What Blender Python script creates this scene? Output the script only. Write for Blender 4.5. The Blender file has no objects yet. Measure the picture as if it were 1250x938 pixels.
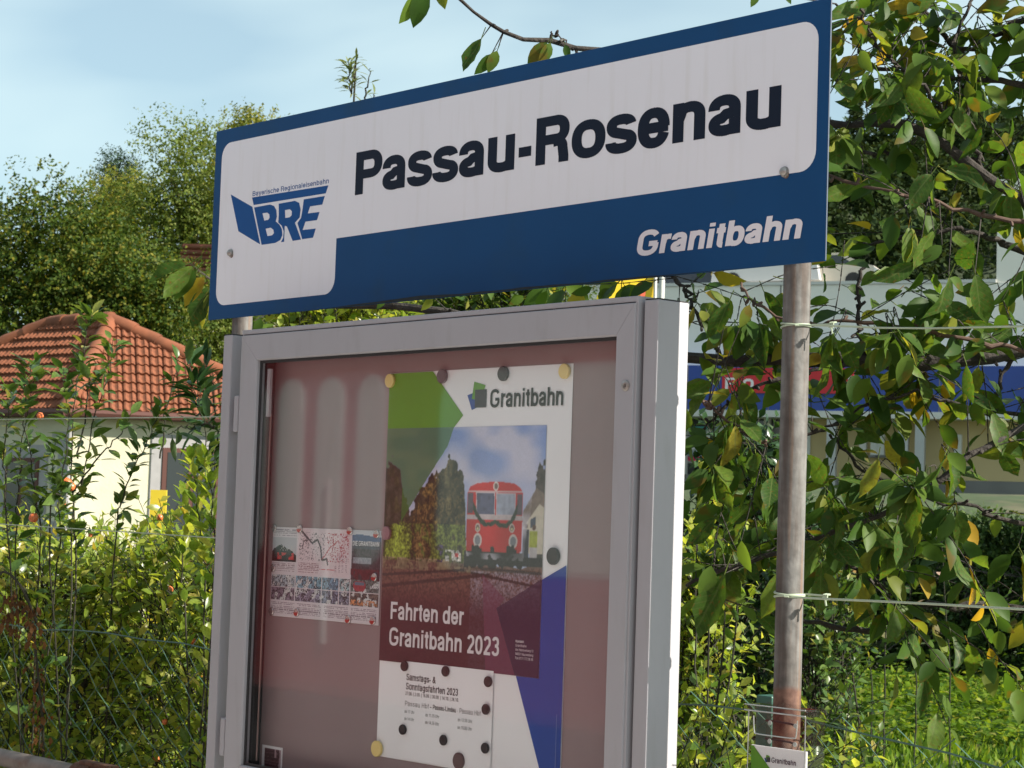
import bpy, math, random
import numpy as np
from mathutils import Vector, Matrix

SC = bpy.context.scene
COL = SC.collection
rng = np.random.default_rng(7)
random.seed(7)

# ------------------------------------------------------------------ camera
IW, IH, FPX = 1250.0, 938.0, 2516.0767
CAM = np.array([2.7715, -2.8646, 1.55])
yaw, pitch, roll = -0.848, 0.0697, 0.0335
_f = np.array([math.sin(yaw)*math.cos(pitch), math.cos(yaw)*math.cos(pitch), math.sin(pitch)])
_r = np.array([math.cos(yaw), -math.sin(yaw), 0.0])
_u = np.cross(_r, _f)
cr, sr = math.cos(roll), math.sin(roll)
CR, CU, CF = cr*_r + sr*_u, -sr*_r + cr*_u, _f
FH = np.array([_f[0], _f[1], 0.0]); FH /= np.linalg.norm(FH)
RH = _r.copy()
cam = bpy.data.cameras.new("camera")
cam.sensor_width = 36.0
cam.lens = FPX/IW*36.0
cam.clip_start, cam.clip_end = 0.02, 6000.0
cam.dof.use_dof = True
cam.dof.focus_distance = 4.0
cam.dof.aperture_fstop = 26.0
camo = bpy.data.objects.new("camera", cam)
COL.objects.link(camo)
M = Matrix.Identity(4)
for i in range(3):
    M[i][0], M[i][1], M[i][2], M[i][3] = CR[i], CU[i], -CF[i], CAM[i]
camo.matrix_world = M
SC.camera = camo

def at(u, v, D):
    """world point seen at photo pixel (u, v) at depth D in front of the camera"""
    return CAM + CF*D + CR*((u-IW/2)*D/FPX) + CU*((IH/2-v)*D/FPX)
def proj(P):
    d = np.atleast_2d(P) - CAM
    z = d @ CF
    zz = np.where(np.abs(z) < 1e-6, 1e-6, z)
    return IW/2 + FPX*(d @ CR)/zz, IH/2 - FPX*(d @ CU)/zz, z
def gp(D, lat, z=0.0):
    """ground point D metres ahead of the camera, lat metres to its right"""
    return np.array([CAM[0], CAM[1], 0]) + FH*D + RH*lat + np.array([0, 0, z])

# ------------------------------------------------------------------ light
SUN = np.array([0.894, 0.447, 0.60]); SUN /= np.linalg.norm(SUN)
sun_el = math.asin(SUN[2])
SC.view_settings.view_transform = 'Standard'
SC.view_settings.look = 'None'
SC.view_settings.gamma = 1.0
SC.view_settings.exposure = 1.88
world = bpy.data.worlds.new("World")
SC.world = world
world.use_nodes = True
wn, wl = world.node_tree.nodes, world.node_tree.links
bg = wn['Background']
sky = wn.new('ShaderNodeTexSky')
sky.sky_type = 'NISHITA'
sky.sun_disc = False
sky.sun_elevation = sun_el
sky.sun_rotation = math.atan2(SUN[0], SUN[1])
sky.air_density, sky.dust_density, sky.ozone_density = 1.0, 0.9, 1.3
tc = wn.new('ShaderNodeTexCoord')
mp = wn.new('ShaderNodeMapping')
mp.inputs['Location'].default_value = (3.3, 0.3, 3.0)
mp.inputs['Rotation'].default_value = (0.0, 0.0, math.radians(40))
mp.inputs['Scale'].default_value = (2.0, 3.2, 8.0)
nz = wn.new('ShaderNodeTexNoise')
nz.inputs['Scale'].default_value = 1.25
nz.inputs['Detail'].default_value = 3.5
nz.inputs['Roughness'].default_value = 0.42
nz.inputs['Distortion'].default_value = 0.5
rp = wn.new('ShaderNodeValToRGB')
rp.color_ramp.elements[0].position = 0.40
rp.color_ramp.elements[0].color = (0.30, 0.30, 0.30, 1)
rp.color_ramp.elements[1].position = 0.72
rp.color_ramp.elements[1].color = (0.80, 0.80, 0.80, 1)
mx = wn.new('ShaderNodeMixRGB')
mx.inputs['Color2'].default_value = (6.6, 7.1, 7.4, 1)
wl.new(tc.outputs['Generated'], mp.inputs['Vector'])
wl.new(mp.outputs['Vector'], nz.inputs['Vector'])
wl.new(nz.outputs['Fac'], rp.inputs['Fac'])
wl.new(rp.outputs['Color'], mx.inputs['Fac'])
wl.new(sky.outputs['Color'], mx.inputs['Color1'])
tint = wn.new('ShaderNodeMixRGB'); tint.blend_type = 'MULTIPLY'; tint.inputs['Fac'].default_value = 1.0
tint.inputs['Color2'].default_value = (0.71, 0.80, 0.765, 1)
wl.new(mx.outputs['Color'], tint.inputs['Color1'])
wl.new(tint.outputs['Color'], bg.inputs['Color'])
bg.inputs['Strength'].default_value = 0.0525
sl = bpy.data.lights.new("sun", 'SUN')
sl.energy = 3.0
sl.angle = math.radians(0.5)
sl.color = (1.0, 0.93, 0.82)
so = bpy.data.objects.new("sun", sl)
COL.objects.link(so)
so.rotation_euler = Vector(SUN).to_track_quat('Z', 'Y').to_euler()
SC.render.engine = 'CYCLES'
SC.cycles.max_bounces = 7
SC.cycles.diffuse_bounces = 3
SC.cycles.glossy_bounces = 3
SC.cycles.transparent_max_bounces = 12

# ------------------------------------------------------------------ materials
def lin(*c):
    out = []
    for x in c:
        x = x/255.0
        out.append(x/12.92 if x <= 0.04045 else ((x+0.055)/1.055)**2.4)
    return tuple(out)
def lina(a):
    a = np.asarray(a, float)/255.0
    return np.where(a <= 0.04045, a/12.92, ((a+0.055)/1.055)**2.4)

def mat(name, col, rough=0.5, metal=0.0, var=0.0, vscale=8.0, bump=0.0, bscale=60.0, spec=0.5,
        col2=None, c2lo=0.5, c2hi=0.65, c2scale=5.0, c2map=(1, 1, 1)):
    m = bpy.data.materials.new(name)
    m.use_nodes = True
    n, l = m.node_tree.nodes, m.node_tree.links
    b = n['Principled BSDF']
    b.inputs['Base Color'].default_value = (*col, 1)
    b.inputs['Roughness'].default_value = rough
    b.inputs['Metallic'].default_value = metal
    b.inputs['Specular IOR Level'].default_value = spec
    src = None
    if var or bump or col2:
        t = n.new('ShaderNodeTexCoord')
    if col2:
        mpn = n.new('ShaderNodeMapping'); mpn.inputs['Scale'].default_value = c2map
        q = n.new('ShaderNodeTexNoise'); q.inputs['Scale'].default_value = c2scale; q.inputs['Detail'].default_value = 7
        r_ = n.new('ShaderNodeValToRGB')
        r_.color_ramp.elements[0].position = c2lo; r_.color_ramp.elements[0].color = (*col, 1)
        r_.color_ramp.elements[1].position = c2hi; r_.color_ramp.elements[1].color = (*col2, 1)
        l.new(t.outputs['Object'], mpn.inputs['Vector']); l.new(mpn.outputs['Vector'], q.inputs['Vector'])
        l.new(q.outputs['Fac'], r_.inputs['Fac']); src = r_.outputs['Color']
    if var:
        q = n.new('ShaderNodeTexNoise'); q.inputs['Scale'].default_value = vscale; q.inputs['Detail'].default_value = 6
        l.new(t.outputs['Object'], q.inputs['Vector'])
        mr = n.new('ShaderNodeMapRange')
        mr.inputs['From Min'].default_value = 0.25; mr.inputs['From Max'].default_value = 0.75
        mr.inputs['To Min'].default_value = 1-var; mr.inputs['To Max'].default_value = 1+var
        l.new(q.outputs['Fac'], mr.inputs['Value'])
        h = n.new('ShaderNodeHueSaturation')
        h.inputs['Color'].default_value = (*col, 1)
        if src: l.new(src, h.inputs['Color'])
        l.new(mr.outputs['Result'], h.inputs['Value']); src = h.outputs['Color']
    if src: l.new(src, b.inputs['Base Color'])
    if bump:
        q = n.new('ShaderNodeTexNoise'); q.inputs['Scale'].default_value = bscale; q.inputs['Detail'].default_value = 5
        l.new(t.outputs['Object'], q.inputs['Vector'])
        bm_ = n.new('ShaderNodeBump'); bm_.inputs['Strength'].default_value = bump; bm_.inputs['Distance'].default_value = 0.01
        l.new(q.outputs['Fac'], bm_.inputs['Height']); l.new(bm_.outputs['Normal'], b.inputs['Normal'])
    return m

def leafmat(name, stops, trans=0.4, rough=0.42, spots=0.0, spec=0.28, tcol=(1.5, 1.35, 0.6)):
    """stops: [(pos, (r,g,b))] picked at random per leaf"""
    m = bpy.data.materials.new(name)
    m.use_nodes = True
    n, l = m.node_tree.nodes, m.node_tree.links
    b = n['Principled BSDF']
    out = n['Material Output']
    oi, ge = n.new('ShaderNodeObjectInfo'), n.new('ShaderNodeNewGeometry')
    a = n.new('ShaderNodeMath'); a.operation = 'ADD'
    w = n.new('ShaderNodeMath'); w.operation = 'FRACT'
    l.new(oi.outputs['Random'], a.inputs[0]); l.new(ge.outputs['Random Per Island'], a.inputs[1]); l.new(a.outputs[0], w.inputs[0])
    r_ = n.new('ShaderNodeValToRGB')
    e = r_.color_ramp.elements
    e[0].position, e[0].color = stops[0][0], (*stops[0][1], 1)
    e[1].position, e[1].color = stops[-1][0], (*stops[-1][1], 1)
    for p_, c_ in stops[1:-1]:
        x = e.new(p_); x.color = (*c_, 1)
    l.new(w.outputs[0], r_.inputs['Fac'])
    src = r_.outputs['Color']
    t = n.new('ShaderNodeTexCoord')
    q = n.new('ShaderNodeTexNoise'); q.inputs['Scale'].default_value = 9.0; q.inputs['Detail'].default_value = 4
    l.new(t.outputs['Object'], q.inputs['Vector'])
    mr = n.new('ShaderNodeMapRange'); mr.inputs['From Min'].default_value = .3; mr.inputs['From Max'].default_value = .7
    mr.inputs['To Min'].default_value = .75; mr.inputs['To Max'].default_value = 1.25
    l.new(q.outputs['Fac'], mr.inputs['Value'])
    h = n.new('ShaderNodeHueSaturation'); l.new(src, h.inputs['Color']); l.new(mr.outputs['Result'], h.inputs['Value'])
    src = h.outputs['Color']
    if spots:
        v = n.new('ShaderNodeTexNoise'); v.inputs['Scale'].default_value = 14.0; v.inputs['Detail'].default_value = 3
        l.new(t.outputs['Object'], v.inputs['Vector'])
        v2 = n.new('ShaderNodeValToRGB')
        v2.color_ramp.elements[0].position = 0.60; v2.color_ramp.elements[0].color = (0, 0, 0, 1)
        v2.color_ramp.elements[1].position = 0.66; v2.color_ramp.elements[1].color = (spots, spots, spots, 1)
        l.new(v.outputs['Fac'], v2.inputs['Fac'])
        mm = n.new('ShaderNodeMixRGB'); mm.inputs['Color2'].default_value = (0.16, 0.065, 0.012, 1)
        l.new(v2.outputs['Color'], mm.inputs['Fac']); l.new(src, mm.inputs['Color1']); src = mm.outputs['Color']
    l.new(src, b.inputs['Base Color'])
    b.inputs['Roughness'].default_value = rough
    b.inputs['Specular IOR Level'].default_value = spec
    tr = n.new('ShaderNodeBsdfTranslucent')
    mu = n.new('ShaderNodeMixRGB'); mu.blend_type = 'MULTIPLY'; mu.inputs['Fac'].default_value = 1
    mu.inputs['Color2'].default_value = (*tcol, 1)
    l.new(src, mu.inputs['Color1']); l.new(mu.outputs['Color'], tr.inputs['Color'])
    ms = n.new('ShaderNodeMixShader'); ms.inputs['Fac'].default_value = trans
    l.new(b.outputs['BSDF'], ms.inputs[1]); l.new(tr.outputs['BSDF'], ms.inputs[2]); l.new(ms.outputs['Shader'], out.inputs['Surface'])
    return m

def glassmat(name, ior=1.5, tint=(1, 1, 1), rough=0.0):
    m = bpy.data.materials.new(name)
    m.use_nodes = True
    n, l = m.node_tree.nodes, m.node_tree.links
    n.remove(n['Principled BSDF'])
    ge = n.new('ShaderNodeNewGeometry'); dt = n.new('ShaderNodeVectorMath'); dt.operation = 'DOT_PRODUCT'
    l.new(ge.outputs['Incoming'], dt.inputs[0]); l.new(ge.outputs['Normal'], dt.inputs[1])
    ab = n.new('ShaderNodeMath'); ab.operation = 'ABSOLUTE'; l.new(dt.outputs['Value'], ab.inputs[0])
    om = n.new('ShaderNodeMath'); om.operation = 'SUBTRACT'; om.inputs[0].default_value = 1.0; l.new(ab.outputs[0], om.inputs[1])
    pw = n.new('ShaderNodeMath'); pw.operation = 'POWER'; pw.inputs[1].default_value = 5.0; l.new(om.outputs[0], pw.inputs[0])
    f0 = ((ior-1)/(ior+1))**2
    fr = n.new('ShaderNodeMath'); fr.operation = 'MULTIPLY_ADD'; fr.inputs[1].default_value = 1-f0; fr.inputs[2].default_value = f0
    l.new(pw.outputs[0], fr.inputs[0])
    tb = n.new('ShaderNodeBsdfTransparent'); tb.inputs['Color'].default_value = (*tint, 1)
    gl = n.new('ShaderNodeBsdfGlossy'); gl.inputs['Roughness'].default_value = rough
    ms = n.new('ShaderNodeMixShader')
    l.new(fr.outputs[0], ms.inputs['Fac']); l.new(tb.outputs['BSDF'], ms.inputs[1]); l.new(gl.outputs['BSDF'], ms.inputs[2])
    l.new(ms.outputs['Shader'], n['Material Output'].inputs['Surface'])
    return m

def printmat(name, rough=0.55):
    """flat print: colours stored per face corner"""
    m = bpy.data.materials.new(name)
    m.use_nodes = True
    n, l = m.node_tree.nodes, m.node_tree.links
    a = n.new('ShaderNodeAttribute'); a.attribute_name = 'print'
    l.new(a.outputs['Color'], n['Principled BSDF'].inputs['Base Color'])
    n['Principled BSDF'].inputs['Roughness'].default_value = rough
    return m

# ------------------------------------------------------------------ object helpers
def wloc(o):
    v = Vector((0, 0, 0))
    while o is not None:
        v = v + Vector(o.location); o = o.parent
    return v
def tag(o, label=None, cat=None, group=None, kind=None):
    if label: o['label'] = label
    if cat: o['category'] = cat
    if group: o['group'] = group
    if kind: o['kind'] = kind
    return o
def thing(name, label, cat, loc=(0, 0, 0), group=None):
    o = bpy.data.objects.new(name, None)
    o.empty_display_size = 0.1
    o.location = Vector(loc)
    COL.objects.link(o)
    return tag(o, label, cat, group)
def place(name, me, parent=None):
    o = bpy.data.objects.new(name, me)
    COL.objects.link(o)
    if parent is not None:
        o.parent = parent
        o.location = -wloc(parent)
    return o
class MB:
    """collects shapes, builds ONE mesh object"""
    def __init__(s): s.v, s.f, s.m = [], [], []
    def add(s, vs, fs, mi=0):
        k = len(s.v)
        s.v += [tuple(map(float, p)) for p in vs]
        s.f += [tuple(i+k for i in f) for f in fs]
        s.m += [mi]*len(fs)
        return s
    def box(s, a, b, mi=0, ax=None, org=(0, 0, 0)):
        x0, y0, z0 = a; x1, y1, z1 = b
        vs = [(x0, y0, z0), (x1, y0, z0), (x1, y1, z0), (x0, y1, z0), (x0, y0, z1), (x1, y0, z1), (x1, y1, z1), (x0, y1, z1)]
        if ax is not None:
            o = np.array(org)
            vs = [o + ax[0]*p[0] + ax[1]*p[1] + np.array([0, 0, p[2]]) for p in vs]
        return s.add(vs, [(0, 3, 2, 1), (4, 5, 6, 7), (0, 1, 5, 4), (1, 2, 6, 5), (2, 3, 7, 6), (3, 0, 4, 7)], mi)
    def bbox(s, a, b, bv=0.003, mi=0):
        """box with chamfered edges along every side"""
        import bmesh
        bm = bmesh.new()
        bmesh.ops.create_cube(bm, size=1)
        a, b = np.array(a), np.array(b)
        for v in bm.verts:
            v.co = Vector((a+b)/2 + (b-a)*np.array(v.co))
        bmesh.ops.bevel(bm, geom=bm.edges[:], offset=bv, segments=2, profile=0.5, affect='EDGES')
        bm.verts.index_update()
        s.add([v.co for v in bm.verts], [tuple(v.index for v in f.verts) for f in bm.faces], mi)
        bm.free()
        return s
    def tube(s, pts, rad, n=6, mi=0, caps=True):
        pts = [np.array(p, float) for p in pts]
        if np.isscalar(rad): rad = [rad]*len(pts)
        rings, prev = [], None
        for i, p in enumerate(pts):
            d = pts[min(i+1, len(pts)-1)] - pts[max(i-1, 0)]
            d = d/(np.linalg.norm(d)+1e-12)
            if prev is None:
                h = np.array([0, 0, 1.0]) if abs(d[2]) < .9 else np.array([1.0, 0, 0])
                prev = np.cross(d, h)
            prev = prev - d*(prev @ d)
            prev /= np.linalg.norm(prev)+1e-12
            q = np.cross(d, prev)
            rings.append([p + rad[i]*(math.cos(2*math.pi*k/n)*prev + math.sin(2*math.pi*k/n)*q) for k in range(n)])
        vs = [x for r_ in rings for x in r_]
        fs = []
        for i in range(len(pts)-1):
            for k in range(n):
                fs.append((i*n+k, i*n+(k+1) % n, (i+1)*n+(k+1) % n, (i+1)*n+k))
        if caps:
            fs.append(tuple(range(n-1, -1, -1))); fs.append(tuple((len(pts)-1)*n+k for k in range(n)))
        return s.add(vs, fs, mi)
    def lathe(s, prof, org, axis='z', n=24, mi=0):
        """prof: [(radius, height)]"""
        vs, fs = [], []
        for r_, h in prof:
            for k in range(n):
                c, t = r_*math.cos(2*math.pi*k/n), r_*math.sin(2*math.pi*k/n)
                p = {'z': (c, t, h), 'y': (c, -h, t), 'x': (h, c, t)}[axis]
                vs.append(np.array(org)+np.array(p))
        for i in range(len(prof)-1):
            for k in range(n):
                fs.append((i*n+k, i*n+(k+1) % n, (i+1)*n+(k+1) % n, (i+1)*n+k))
        fs.append(tuple(range(n-1, -1, -1))); fs.append(tuple((len(prof)-1)*n+k for k in range(n)))
        return s.add(vs, fs, mi)
    def plate(s, poly, y, th, mi=0):
        """polygon in x,z facing -y at y, th thick towards +y"""
        n = len(poly)
        area = sum(poly[i][0]*poly[(i+1) % n][1]-poly[(i+1) % n][0]*poly[i][1] for i in range(n))
        if area < 0: poly = poly[::-1]
        vs = [(p[0], y, p[1]) for p in poly]+[(p[0], y+th, p[1]) for p in poly]
        fs = [tuple(range(n)), tuple(range(2*n-1, n-1, -1))]
        fs += [(i, i+n, (i+1) % n+n, (i+1) % n) for i in range(n)]
        return s.add(vs, fs, mi)
    def mesh(s, name, mats, smooth=False):
        me = bpy.data.meshes.new(name)
        me.from_pydata(s.v, [], s.f)
        for m in (mats if isinstance(mats, (list, tuple)) else [mats]): me.materials.append(m)
        if any(s.m): me.polygons.foreach_set('material_index', s.m)
        if smooth:
            me.polygons.foreach_set('use_smooth', [True]*len(s.f))
            me.set_sharp_from_angle(angle=math.radians(38))
        me.update()
        return me
    def build(s, name, mats, parent=None, smooth=False):
        return place(name, s.mesh(name, mats, smooth), parent)

def scatter(name, tv, tf, pos, R, sc, material, parent=None):
    """many copies of a small template joined into one mesh"""
    tv = np.asarray(tv, float)
    N, K = len(pos), len(tv)
    sc = np.asarray(sc, float)
    if sc.ndim == 1: sc = np.repeat(sc[:, None], 3, 1)
    V = np.einsum('nij,nkj->nki', R, tv[None]*sc[:, None, :]) + pos[:, None, :]
    cnt = np.array([len(f) for f in tf])
    fl = np.array([i for f in tf for i in f])
    loops = (fl[None] + (np.arange(N)*K)[:, None]).ravel()
    cnts = np.tile(cnt, N)
    me = bpy.data.meshes.new(name)
    me.vertices.add(N*K); me.vertices.foreach_set('co', V.astype(np.float32).ravel())
    me.loops.add(len(loops)); me.loops.foreach_set('vertex_index', loops.astype(np.int32))
    me.polygons.add(len(cnts)); me.polygons.foreach_set('loop_start', np.concatenate([[0], np.cumsum(cnts)[:-1]]).astype(np.int32))
    me.update(calc_edges=True)
    me.materials.append(material)
    return place(name, me, parent)

def norm(a): return a/(np.linalg.norm(a, axis=-1, keepdims=True)+1e-9)
def frames(d, n):
    """rotation matrices with local y along d, local z near n"""
    d = norm(d); x = norm(np.cross(d, n)); z = np.cross(x, d)
    return np.stack([x, d, z], -1)

# leaf templates: y along the leaf, 1 long
L4v = [(0, 0, 0), (-.27, .45, .07), (.27, .45, .07), (0, .5, 0), (0, 1, -.08)]
L4f = [(0, 3, 1), (0, 2, 3), (1, 3, 4), (3, 2, 4)]
Q2v = [(0, 0, 0), (.3, .5, .06), (0, 1, -.05), (-.3, .5, .06)]
Q2f = [(0, 1, 3), (1, 2, 3)]
def oval_leaf(n=4, w=.25, fold=.08, droop=.15, peak=.5, petiole=0.0, ser=0.0, twist=0.0):
    vs, fs = [], []
    for i in range(n+1):
        t = i/n
        ww = w*(math.sin(math.pi*min(max(t**(math.log(.5)/math.log(peak)), 0), 1))**.8 if 0 < t < 1 else 0.0)
        if ser and 0 < t < 1: ww *= 1+ser*(-1)**i
        y, z = t, -droop*t*t
        vs += [(twist*t*t-ww, y, z+fold*ww/w), (twist*t*t, y, z), (twist*t*t+ww, y, z+fold*ww/w*(1-.4*abs(twist)))]
    for i in range(n):
        a, b = 3*i, 3*i+3
        if i == 0: fs += [(a+1, b+1, b), (a+1, b+2, b+1)]
        elif i == n-1: fs += [(a, a+1, b+1), (a+1, a+2, b+1)]
        else: fs += [(a, a+1, b+1, b), (a+1, a+2, b+2, b+1)]
    used = sorted({i for f in fs for i in f}); mp_ = {o: k for k, o in enumerate(used)}
    vs = [vs[i] for i in used]; fs = [tuple(mp_[i] for i in f) for f in fs]
    if petiole:
        k = len(vs); r_ = .012
        vs += [(-r_, -petiole, .05), (r_, -petiole, .05), (0, -petiole, .05+2*r_), (-r_, .02, 0), (r_, .02, 0), (0, .02, 2*r_)]
        fs += [(k, k+1, k+4, k+3), (k+1, k+2, k+5, k+4), (k+2, k, k+3, k+5)]
    return vs, fs
def leafmesh(name, spec, material):
    vs, fs = spec
    me = bpy.data.meshes.new(name)
    me.from_pydata(vs, [], fs); me.materials.append(material)
    me.polygons.foreach_set('use_smooth', [True]*len(fs))
    return me
def hang(name, me, pos, Rm, s, parent):
    o = bpy.data.objects.new(name, me)
    COL.objects.link(o)
    o.parent = parent
    m = Matrix([[*(Rm[i]*s), pos[i]] for i in range(3)] + [[0, 0, 0, 1]])
    m.translation -= wloc(parent)
    o.matrix_local = m
    return o

def split_leaves(name, parent, pos, R, size, metas, spec, material, limit=300, margin=10, mult=None):
    """the largest leaves in the picture become objects, the rest one mesh"""
    u, v, z = proj(pos)
    inside = (u > -margin) & (u < IW+margin) & (v > -margin) & (v < IH+margin) & (z > .3)
    px = np.where(inside, size/np.maximum(z, .1), 0)
    if mult is not None: px = px*mult
    order = np.argsort(-px)
    pick = [i for i in order[:limit] if px[i] > 0]
    for i in pick:
        hang('leaf', metas[i % len(metas)], pos[i], R[i], size[i], parent)
    rest = np.ones(len(pos), bool); rest[pick] = False
    if rest.any():
        o = scatter('foliage', spec[0], spec[1], pos[rest], R[rest], size[rest], material, parent)
        o['kind'] = 'stuff'

def curve(pts, n=14, jit=0.0):
    """smooth Catmull-Rom through the points"""
    P = [np.array(p, float) for p in pts]
    if len(P) < 3: 
        out = [P[0]+(P[-1]-P[0])*t for t in np.linspace(0, 1, n)]
    else:
        Q = [2*P[0]-P[1]]+P+[2*P[-1]-P[-2]]
        out = []
        per = max(2, n//(len(P)-1))
        for i in range(1, len(Q)-2):
            for k in range(per):
                t = k/per
                a, b, c, d = Q[i-1], Q[i], Q[i+1], Q[i+2]
                out.append(.5*((2*b)+(c-a)*t+(2*a-5*b+4*c-d)*t*t+(3*b-a-3*c+d)*t**3))
        out.append(P[-1])
    if jit: out = [out[0]]+[p+rng.normal(0, jit, 3) for p in out[1:-1]]+[out[-1]]
    return out

# ------------------------------------------------------------------ lettering (own stroke alphabet, cap height 1)
A_ = lambda cx, cy, rx, ry, a0, a1: ('a', cx, cy, rx, ry, a0, a1)
HX, HY = .1, .082
def glyphs(bold=1.0):
    x = .77
    HY = .082*bold
    G = {}
    def o(w): return [[A_(w/2, x/2, w/2-.13, x/2-HY+.012, 0, 360)]]
    G['o'] = (.86, o(.86))
    G['a'] = (.79, [[(.14, .50), A_(.37, .50, .23, x-.50-HY+.012, 178, 0), (.60, 0)], [(.60, .43), (.40, .40), A_(.37, .215, .22, .215-HY+.012, 100, 270), A_(.37, .215, .23, .215-HY+.012, 270, 360)]])
    G['s'] = (.77, [[A_(.385, .535, .235, .13, 5, 180), A_(.385, .535, .235, .145, 180, 235), (.50, .34), A_(.385, .215, .255, .14, 50, -90), A_(.385, .205, .255, .13, 270, 178)]])
    G['u'] = (.85, [[(.18, x), (.18, .25), A_(.425, .25, .245, .25-HY+.012, 180, 360)], [(.67, x), (.67, 0)]])
    G['n'] = (.85, [[(.18, 0), (.18, x)], [(.18, .42), A_(.45, .49, .22, .18, 170, 0), (.67, 0)]])
    G['h'] = (.85, [[(.18, 0), (.18, 1)], [(.18, .42), A_(.45, .49, .22, .18, 170, 0), (.67, 0)]])
    G['m'] = (1.24, [[(.18, 0), (.18, x)], [(.18, .42), A_(.41, .50, .20, .17, 170, 0), (.61, 0)], [(.61, .42), A_(.84, .50, .20, .17, 170, 0), (1.04, 0)]])
    G['r'] = (.55, [[(.18, 0), (.18, x)], [(.18, .38), A_(.42, .46, .22, .20, 180, 85), (.52, .655)]])
    G['e'] = (.79, [[(.16, .375), (.74, .375)], [A_(.395, .375, .25, .30, 0, 342)]])
    G['c'] = (.77, [[A_(.40, .40, .25, .27, 30, 180), A_(.40, .34, .25, .27, 180, 330)]])
    G['d'] = (.86, [[(.68, 0), (.68, 1)], [A_(.40, .37, .25, .295, 0, 360)]])
    G['b'] = (.86, [[(.18, 0), (.18, 1)], [A_(.46, .37, .25, .295, 0, 360)]])
    G['p'] = (.86, [[(.18, -.24), (.18, x)], [A_(.46, .37, .25, .295, 0, 360)]])
    G['g'] = (.86, [[(.68, x), (.68, -.02), A_(.42, -.02, .26, .15, 0, -150)], [A_(.40, .38, .25, .285, 0, 360)]])
    G['t'] = (.48, [[(.25, .93), (.25, .20), A_(.38, .20, .13, .13, 180, 275)], [(.04, x-HY), (.44, x-HY)]])
    G['f'] = (.48, [[(.22, 0), (.22, .78), A_(.37, .78, .15, .145, 180, 85)], [(.03, x-HY), (.43, x-HY)]])
    G['i'] = (.39, [[(.195, 0), (.195, x)], [(.195, .86), (.195, 1.0)]])
    G['l'] = (.39, [[(.195, 0), (.195, 1)]])
    G['k'] = (.80, [[(.18, 0), (.18, 1)], [(.66, x), (.22, .33)], [(.34, .42), (.68, 0)]])
    G['y'] = (.78, [[(.10, x), (.39, .06)], [(.68, x), (.38, -.02), A_(.24, -.05, .14, .12, 0, -95)]])
    G['v'] = (.78, [[(.10, x), (.39, .04)], [(.68, x), (.39, .04)]])
    G['w'] = (1.08, [[(.10, x), (.30, .03)], [(.54, x), (.30, .03)], [(.54, x), (.78, .03)], [(.98, x), (.78, .03)]])
    G['z'] = (.70, [[(.07, x-HY), (.56, x-HY), (.12, HY), (.63, HY)]])
    G['-'] = (.46, [[(.06, .34), (.40, .34)]])
    G['|'] = (.40, [[(.2, -.2), (.2, 1)]])
    G['.'] = (.39, [[(.195, 0), (.195, .19)]])
    G[':'] = (.39, [[(.195, 0), (.195, .19)], [(.195, .5), (.195, .69)]])
    G[' '] = (.40, [])
    G['P'] = (.92, [[(.19, 0), (.19, 1)], [(.19, 1-HY), (.55, 1-HY), A_(.55, .68, .24, 1-HY-.68, 90, -90), (.19, 2*.68-1+HY)]])
    G['R'] = (1.0, [[(.19, 0), (.19, 1)], [(.19, 1-HY), (.58, 1-HY), A_(.58, .70, .23, 1-HY-.70, 90, -90), (.19, 2*.70-1+HY)], [(.52, .44), A_(.60, .30, .17, .15, 90, 0), (.80, .12), (.80, 0)]])
    G['B'] = (1.0, [[(.19, 0), (.19, 1)], [(.19, 1-HY), (.56, 1-HY), A_(.56, .725, .21, 1-HY-.725, 90, -90), (.19, .533)], [(.19, .533), (.58, .533), A_(.58, .307, .25, .226, 90, -90), (.19, HY)]])
    G['G'] = (1.08, [[A_(.52, .64, .38, .29, 25, 180), A_(.52, .36, .38, .29, 180, 350), (.90, .47)], [(.56, .45), (.96, .45)]])
    G['F'] = (.85, [[(.19, 0), (.19, 1)], [(.19, 1-HY), (.80, 1-HY)], [(.19, .50), (.72, .50)]])
    G['E'] = (.92, [[(.19, 0), (.19, 1)], [(.19, 1-HY), (.86, 1-HY)], [(.19, .52), (.80, .52)], [(.19, HY), (.87, HY)]])
    G['H'] = (1.0, [[(.19, 0), (.19, 1)], [(.81, 0), (.81, 1)], [(.19, .53), (.81, .53)]])
    G['L'] = (.84, [[(.19, 0), (.19, 1)], [(.19, HY), (.81, HY)]])
    G['U'] = (1.0, [[(.19, 1), (.19, .36), A_(.5, .36, .31, .29, 180, 360), (.81, 1)]])
    G['S'] = (.92, [[A_(.46, .72, .29, .20, 10, 180), A_(.46, .72, .29, .20, 180, 240), (.62, .45), A_(.46, .28, .31, .20, 50, -90), A_(.46, .28, .31, .20, 270, 180)]])
    G['D'] = (1.0, [[(.19, 0), (.19, 1)], [(.19, 1-HY), (.48, 1-HY), A_(.48, .5, .37, .5-HY, 90, -90), (.19, HY)]])
    G['I'] = (.39, [[(.195, 0), (.195, 1)]])
    G['A'] = (1.0, [[(.12, 0), (.47, .96)], [(.88, 0), (.53, .96)], [(.25, .30), (.75, .30)]])
    G['N'] = (1.0, [[(.19, 0), (.19, 1)], [(.19, .92), (.81, .08)], [(.81, 0), (.81, 1)]])
    G['M'] = (1.16, [[(.19, 0), (.19, 1)], [(.21, .95), (.58, .10)], [(.95, .95), (.58, .10)], [(.97, 0), (.97, 1)]])
    G['T'] = (.85, [[(.425, 0), (.425, 1)], [(.04, 1-HY), (.81, 1-HY)]])
    G['K'] = (1.0, [[(.19, 0), (.19, 1)], [(.80, 1), (.24, .42)], [(.40, .56), (.86, 0)]])
    G['0'] = (.79, [[A_(.395, .5, .25, .5-HY+.01, 0, 360)]])
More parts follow.
